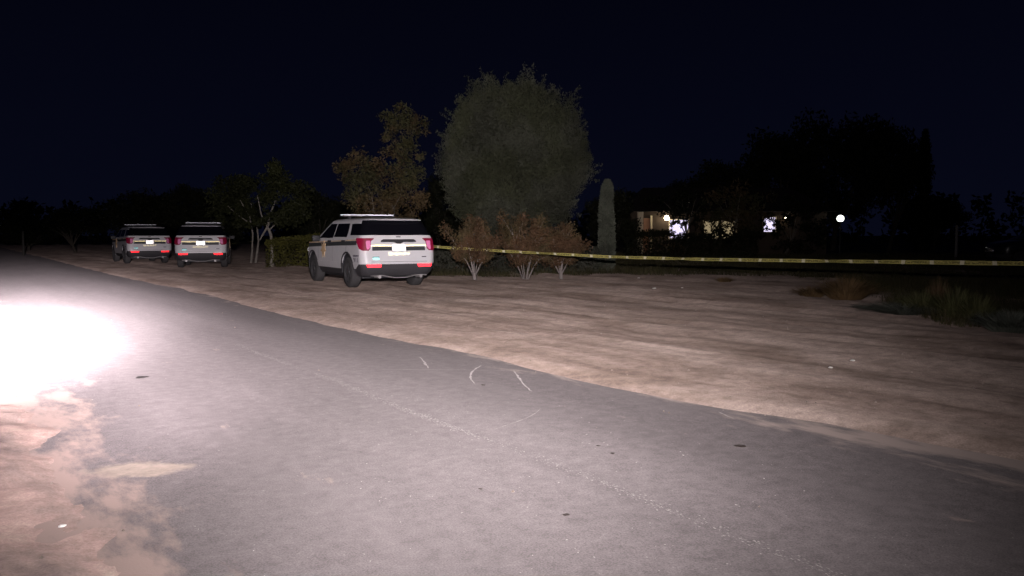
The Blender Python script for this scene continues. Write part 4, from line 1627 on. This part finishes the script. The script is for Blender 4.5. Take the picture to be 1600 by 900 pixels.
scrap("paper_scrap", 97, 822, 0.022, M["paper"], "white chip on the sandy near corner at lower left", "litter", PG)
SG = "dark fallen leaves on the road"
scrap("fallen_leaf", 755, 603, 0.025, M["stain"], "dark leaf on the road just under the curved pale scuffs", "leaf", SG, 0.15)
scrap("fallen_leaf", 1157, 699, 0.042, M["stain"], "largest dark leaf on the right half of the road", "leaf", SG, 0.15)
scrap("fallen_leaf", 935, 699, 0.018, M["stain"], "small dark leaf, upper one of a close pair right of the worn line", "leaf", SG, 0.15)
scrap("fallen_leaf", 957, 711, 0.020, M["stain"], "small dark leaf, lower one of a close pair right of the worn line", "leaf", SG, 0.15)
scrap("fallen_leaf", 885, 808, 0.022, M["stain"], "dark leaf on the near road, below the worn centre line", "leaf", SG, 0.15)
scrap("fallen_leaf", 751, 767, 0.014, M["stain"], "tiny faint dark speck of a leaf left of the worn centre line", "leaf", SG, 0.15)
scrap("fallen_leaf", 222, 591, 0.075, simple("grey_leaf_litter", (0.055, 0.048, 0.045), 0.9), "flat dark leaf litter at the edge of the bright headlight pool", "leaf", SG, 0.1)

# ------------------------------------------------------------------ house beyond the trees
DH = 60.0
def hx(u): return (u - 800) / F * DH
def hz(v_): return CAM_H + (367 - v_) / F * DH
house = empty("house", (0, DH, 0))
wallm = simple("stucco", (0.055, 0.037, 0.026), 0.9, grain=0.2, gscale=2)
trim = simple("cream_trim", (0.80, 0.68, 0.48), 0.8)
brown = simple("brown_door_paint", (0.30, 0.15, 0.09), 0.6)
roofm = simple("roof_tiles", (0.022, 0.015, 0.012), 0.9, grain=0.3, gscale=5)
lit = emit("lit_window", (0.80, 0.72, 1.0), 1.25)
warm = emit("warm_window", (1.0, 0.78, 0.45), 0.28)
bulb = emit("lamp_globe", (1.0, 0.86, 0.62), 34.0)
bulb2 = emit("lamp_globe_bright", (0.97, 1.0, 0.90), 3.0)
x0, x1 = hx(985), hx(1292)
mb = MB()
mb.box(((x0 + x1) / 2, 4.0, 1.5), (x1 - x0, 7.6, 3.2))
mb.build("wall", wallm, house)
mb = MB()
mb.add([(x0 - .5, -.6, 3.06), (x1 + .5, -.6, 3.06), (x1 + .5, 8.6, 3.06), (x0 - .5, 8.6, 3.06), (x0 + 1.5, 4, 5.0), (x1 - 1.5, 4, 5.0)],
       [(0, 1, 5, 4), (2, 3, 4, 5), (1, 2, 5), (3, 0, 4), (3, 2, 1, 0)])
mb.build("roof", roofm, house)
mb = MB()
mb.box((hx(998.5), -0.30, 1.52), (0.42, 0.30, 3.05), 0, 0.02)
mb.build("porch_column", trim, house)
mb = MB()
mb.box((hx(1009), 0.16, 1.3), (0.62, 0.08, 2.6), 0, 0.01)
dr = mb.build("door", brown, house)
mb = MB()
mb.box((hx(1009) + 0.24, 0.09, 1.15), (0.05, 0.08, 0.16))
mb.build("handle", M["chrome"], dr)
mb = MB()
mb.box((hx(1017.5), 0.12, 1.4), (0.12, 0.16, 2.75))
mb.build("door_frame", trim, house)
def window(u0, u1, v0, v1, mat):
    xa, xb, za, zb = hx(u0), hx(u1), hz(v1), hz(v0)
    m_ = MB()
    t = 0.07
    for c_, s_ in ((((xa + xb) / 2, 0.14, zb + t / 2), (xb - xa + 2 * t, 0.16, t)), (((xa + xb) / 2, 0.14, za - t / 2), (xb - xa + 2 * t, 0.18, t)),
                   ((xa - t / 2, 0.14, (za + zb) / 2), (t, 0.16, zb - za)), ((xb + t / 2, 0.14, (za + zb) / 2), (t, 0.16, zb - za))):
        m_.box(c_, s_)
    w = m_.build("window", trim, house)
    g_ = MB()
    g_.box(((xa + xb) / 2, 0.17, (za + zb) / 2), (xb - xa, 0.03, zb - za))
    g_.build("pane", mat, w)
window(1046, 1075, 344, 372, lit)
window(1100, 1122, 346, 372, warm)
window(1128, 1150, 346, 372, warm)
window(1193, 1211, 340, 362, lit)
mb = MB()
mb.add([(hx(1216), -0.66, hz(335)), (hx(1236), -0.66, hz(329.5)), (hx(1236), -0.66, hz(333)), (hx(1216), -0.66, hz(338)),
        (hx(1216), -0.60, hz(335)), (hx(1236), -0.60, hz(329.5)), (hx(1236), -0.60, hz(333)), (hx(1216), -0.60, hz(338))],
       [(0, 1, 2, 3), (7, 6, 5, 4), (0, 4, 5, 1), (1, 5, 6, 2), (2, 6, 7, 3), (3, 7, 4, 0)])
mb.build("eave_board", trim, house)
def wall_lamp(u, v_, r_, mat, yy=-0.35):
    m_ = MB()
    m_.box((hx(u), yy / 2 + 0.1, hz(v_) + r_ + 0.04), (0.10, abs(yy) + 0.22, 0.08), 0, 0.01)
    l_ = m_.build("porch_lamp", M["black"], house)
    bm = bmesh.new()
    bmesh.ops.create_uvsphere(bm, u_segments=16, v_segments=10, radius=r_)
    for q in bm.verts:
        q.co += Vector((hx(u), yy, hz(v_)))
    me_ = bpy.data.meshes.new("lamp_globe")
    bm.to_mesh(me_)
    bm.free()
    me_.shade_smooth()
    link("lamp_globe", me_, mat, l_)
wall_lamp(1039, 341, 0.17, bulb, -0.45)
wall_lamp(1224, 341, 0.05, bulb, -0.3)
tag(house, "low house glimpsed through black trees, with lit windows, porch lamp and cream column", "house")

# round lamp on a post beside the house
pl = empty("post_lamp", (hx(1303), DH - 1.0, -0.1))
mb = MB()
zt = CAM_H + (367 - 341) / F * (DH - 1)
mb.tube([(0, 0, 0), (0, 0, zt - 0.18)], [0.06, 0.045], 10)
mb.tube([(0, 0, zt - 0.22), (0, 0, zt - 0.12)], [0.11, 0.14], 12)
mb.build("post", M["black"], pl, 40)
bm = bmesh.new()
bmesh.ops.create_uvsphere(bm, u_segments=20, v_segments=12, radius=0.25)
for q in bm.verts:
    q.co.z += zt + 0.07
me = bpy.data.meshes.new("lamp_globe")
bm.to_mesh(me)
bm.free()
me.shade_smooth()
link("lamp_globe", me, bulb2, pl)
tag(pl, "single glowing round lamp on a post, right of the house under the tallest black tree", "lamp")

# planting in front of the house: a hedge and small trees that hide half of the windows
hedge("house_hedge", ((975 - 800) / F * 47, 47, -0.05), ((1180 - 800) / F * 47, 47, -0.05), 1.2, 1.5, M["leaf_dark"], "dark ragged hedge in front of the lit house", 900, 0.16, 0.3)
def yard_tree(u, base_v, blobs_px, depth, label, mat, seed, r0=0.09):
    random.seed(seed)
    gx = (u - 800) / F * depth
    bl = px_blobs(blobs_px, depth, gx, 3, 1.0, (0.5, 0.9))
    return tree("yard_tree", (gx, depth, -0.1), bl, mat, M["bark"], r0, 260, 0.20, 0.5, label, group="small trees in the yard of the lit house", ntarget=8)
yard_tree(1150, 400, [(1150, 325, 20), (1125, 332, 16), (1170, 335, 18), (1110, 345, 9), (1165, 352, 12), (1140, 320, 20), (1185, 325, 14), (1178, 350, 14), (1135, 352, 5), (1122, 358, 7), (1100, 352, 7), (1150, 362, 14), (1172, 362, 14), (1145, 342, 9), (1118, 346, 5), (1108, 342, 6), (1128, 352, 5), (1112, 356, 6), (1098, 362, 9), (1130, 306, 22), (1165, 305, 22), (1195, 312, 18)], 52, "small tree with a thin trunk in front of the middle windows of the house", M["leaf_autumn"], 31)
yard_tree(1072, 400, [(1062, 332, 12), (1080, 335, 12), (1052, 335, 6), (1090, 345, 9), (1075, 322, 16), (1060, 346, 4), (1049, 349, 3), (1071, 347, 3), (1100, 330, 14), (1088, 356, 9), (1045, 325, 12), (1055, 330, 10), (1052, 345, 3.5), (1066, 349, 3), (1058, 342, 4), (1072, 343, 4), (1060, 308, 18), (1085, 305, 18), (1030, 312, 14), (1010, 318, 10)], 53, "small tree whose twigs cross the bright left window of the house", M["leaf_dark"], 32)
yard_tree(1222, 400, [(1225, 356, 14), (1240, 345, 14), (1250, 360, 18), (1212, 364, 8), (1203, 335, 8), (1190, 366, 8), (1212, 348, 5), (1192, 343, 5), (1194, 356, 4), (1210, 358, 4), (1206, 341, 4), (1262, 335, 14), (1280, 352, 14), (1275, 370, 18), (1240, 372, 16), (1218, 378, 12), (1230, 315, 18), (1255, 318, 18), (1280, 322, 14), (1270, 388, 14), (1250, 385, 14), (1195, 346, 3), (1200, 340, 3), (1211, 360, 4), (1292, 344, 11), (1290, 360, 12), (1288, 376, 12), (1262, 352, 12)], 54, "small dark tree half hiding the right-hand bright window of the house", M["leaf_dark"], 33)
pr = ground(1055, 399)
weed("red_shrub", 1055, 398, 1.1, 0.95, M["leaf_rust"], "dim reddish shrub in front of the house hedge", 900, 0.02, 0.7, "shrub")

# ------------------------------------------------------------------ posts and the car at the right edge
def post(name, u, v0, v1, depth, w, label, mat):
    b = at(u, v1, depth)
    h = at(u, v0, depth).z
    m_ = MB()
    m_.tube([(0, 0, -0.2), (0, 0, h - 0.04), (0, 0, h)], [w, w, w * 0.6], 8)
    o = m_.build(name, mat, None, 40)
    o.location = (b.x, depth, 0)
    tag(o, label, "post")
greyp = simple("weathered_wood", (0.30, 0.28, 0.25), 0.9, grain=0.2)
post("fence_post", 1494, 352, 390, 48, 0.08, "thin pale post standing alone in the dark field at right", greyp)
post("marker_post", 37, 361, 396, 56, 0.07, "short pale marker post in the dark at far left, beyond the police SUVs", simple("stained_wood", (0.035, 0.033, 0.028), 0.9))

car = empty("parked_car", ((1640 - 800) / F * 38, 38, -0.08), R(82))
dark_paint = simple("dark_paint", (0.02, 0.021, 0.024), 0.3, coat=0.5)
make_shell(car, dark_paint)
make_glass(car)
for ya in (AX_R, AX_F):
    for sg in (-1, 1):
        make_wheel(car, sg, ya)
for y0 in (0.78, -0.42):
    side_patch("door_moulding", 1, [(0.735, y0, y0 - 0.75), (0.775, y0, y0 - 0.75)], M["chrome"], car, 0.014, 0.014, 6)
    side_patch("door_moulding", -1, [(0.735, y0, y0 - 0.75), (0.775, y0, y0 - 0.75)], M["chrome"], car, 0.014, 0.014, 6)
tag(car, "dark car cut off by the right edge, pale strips along its doors", "car")
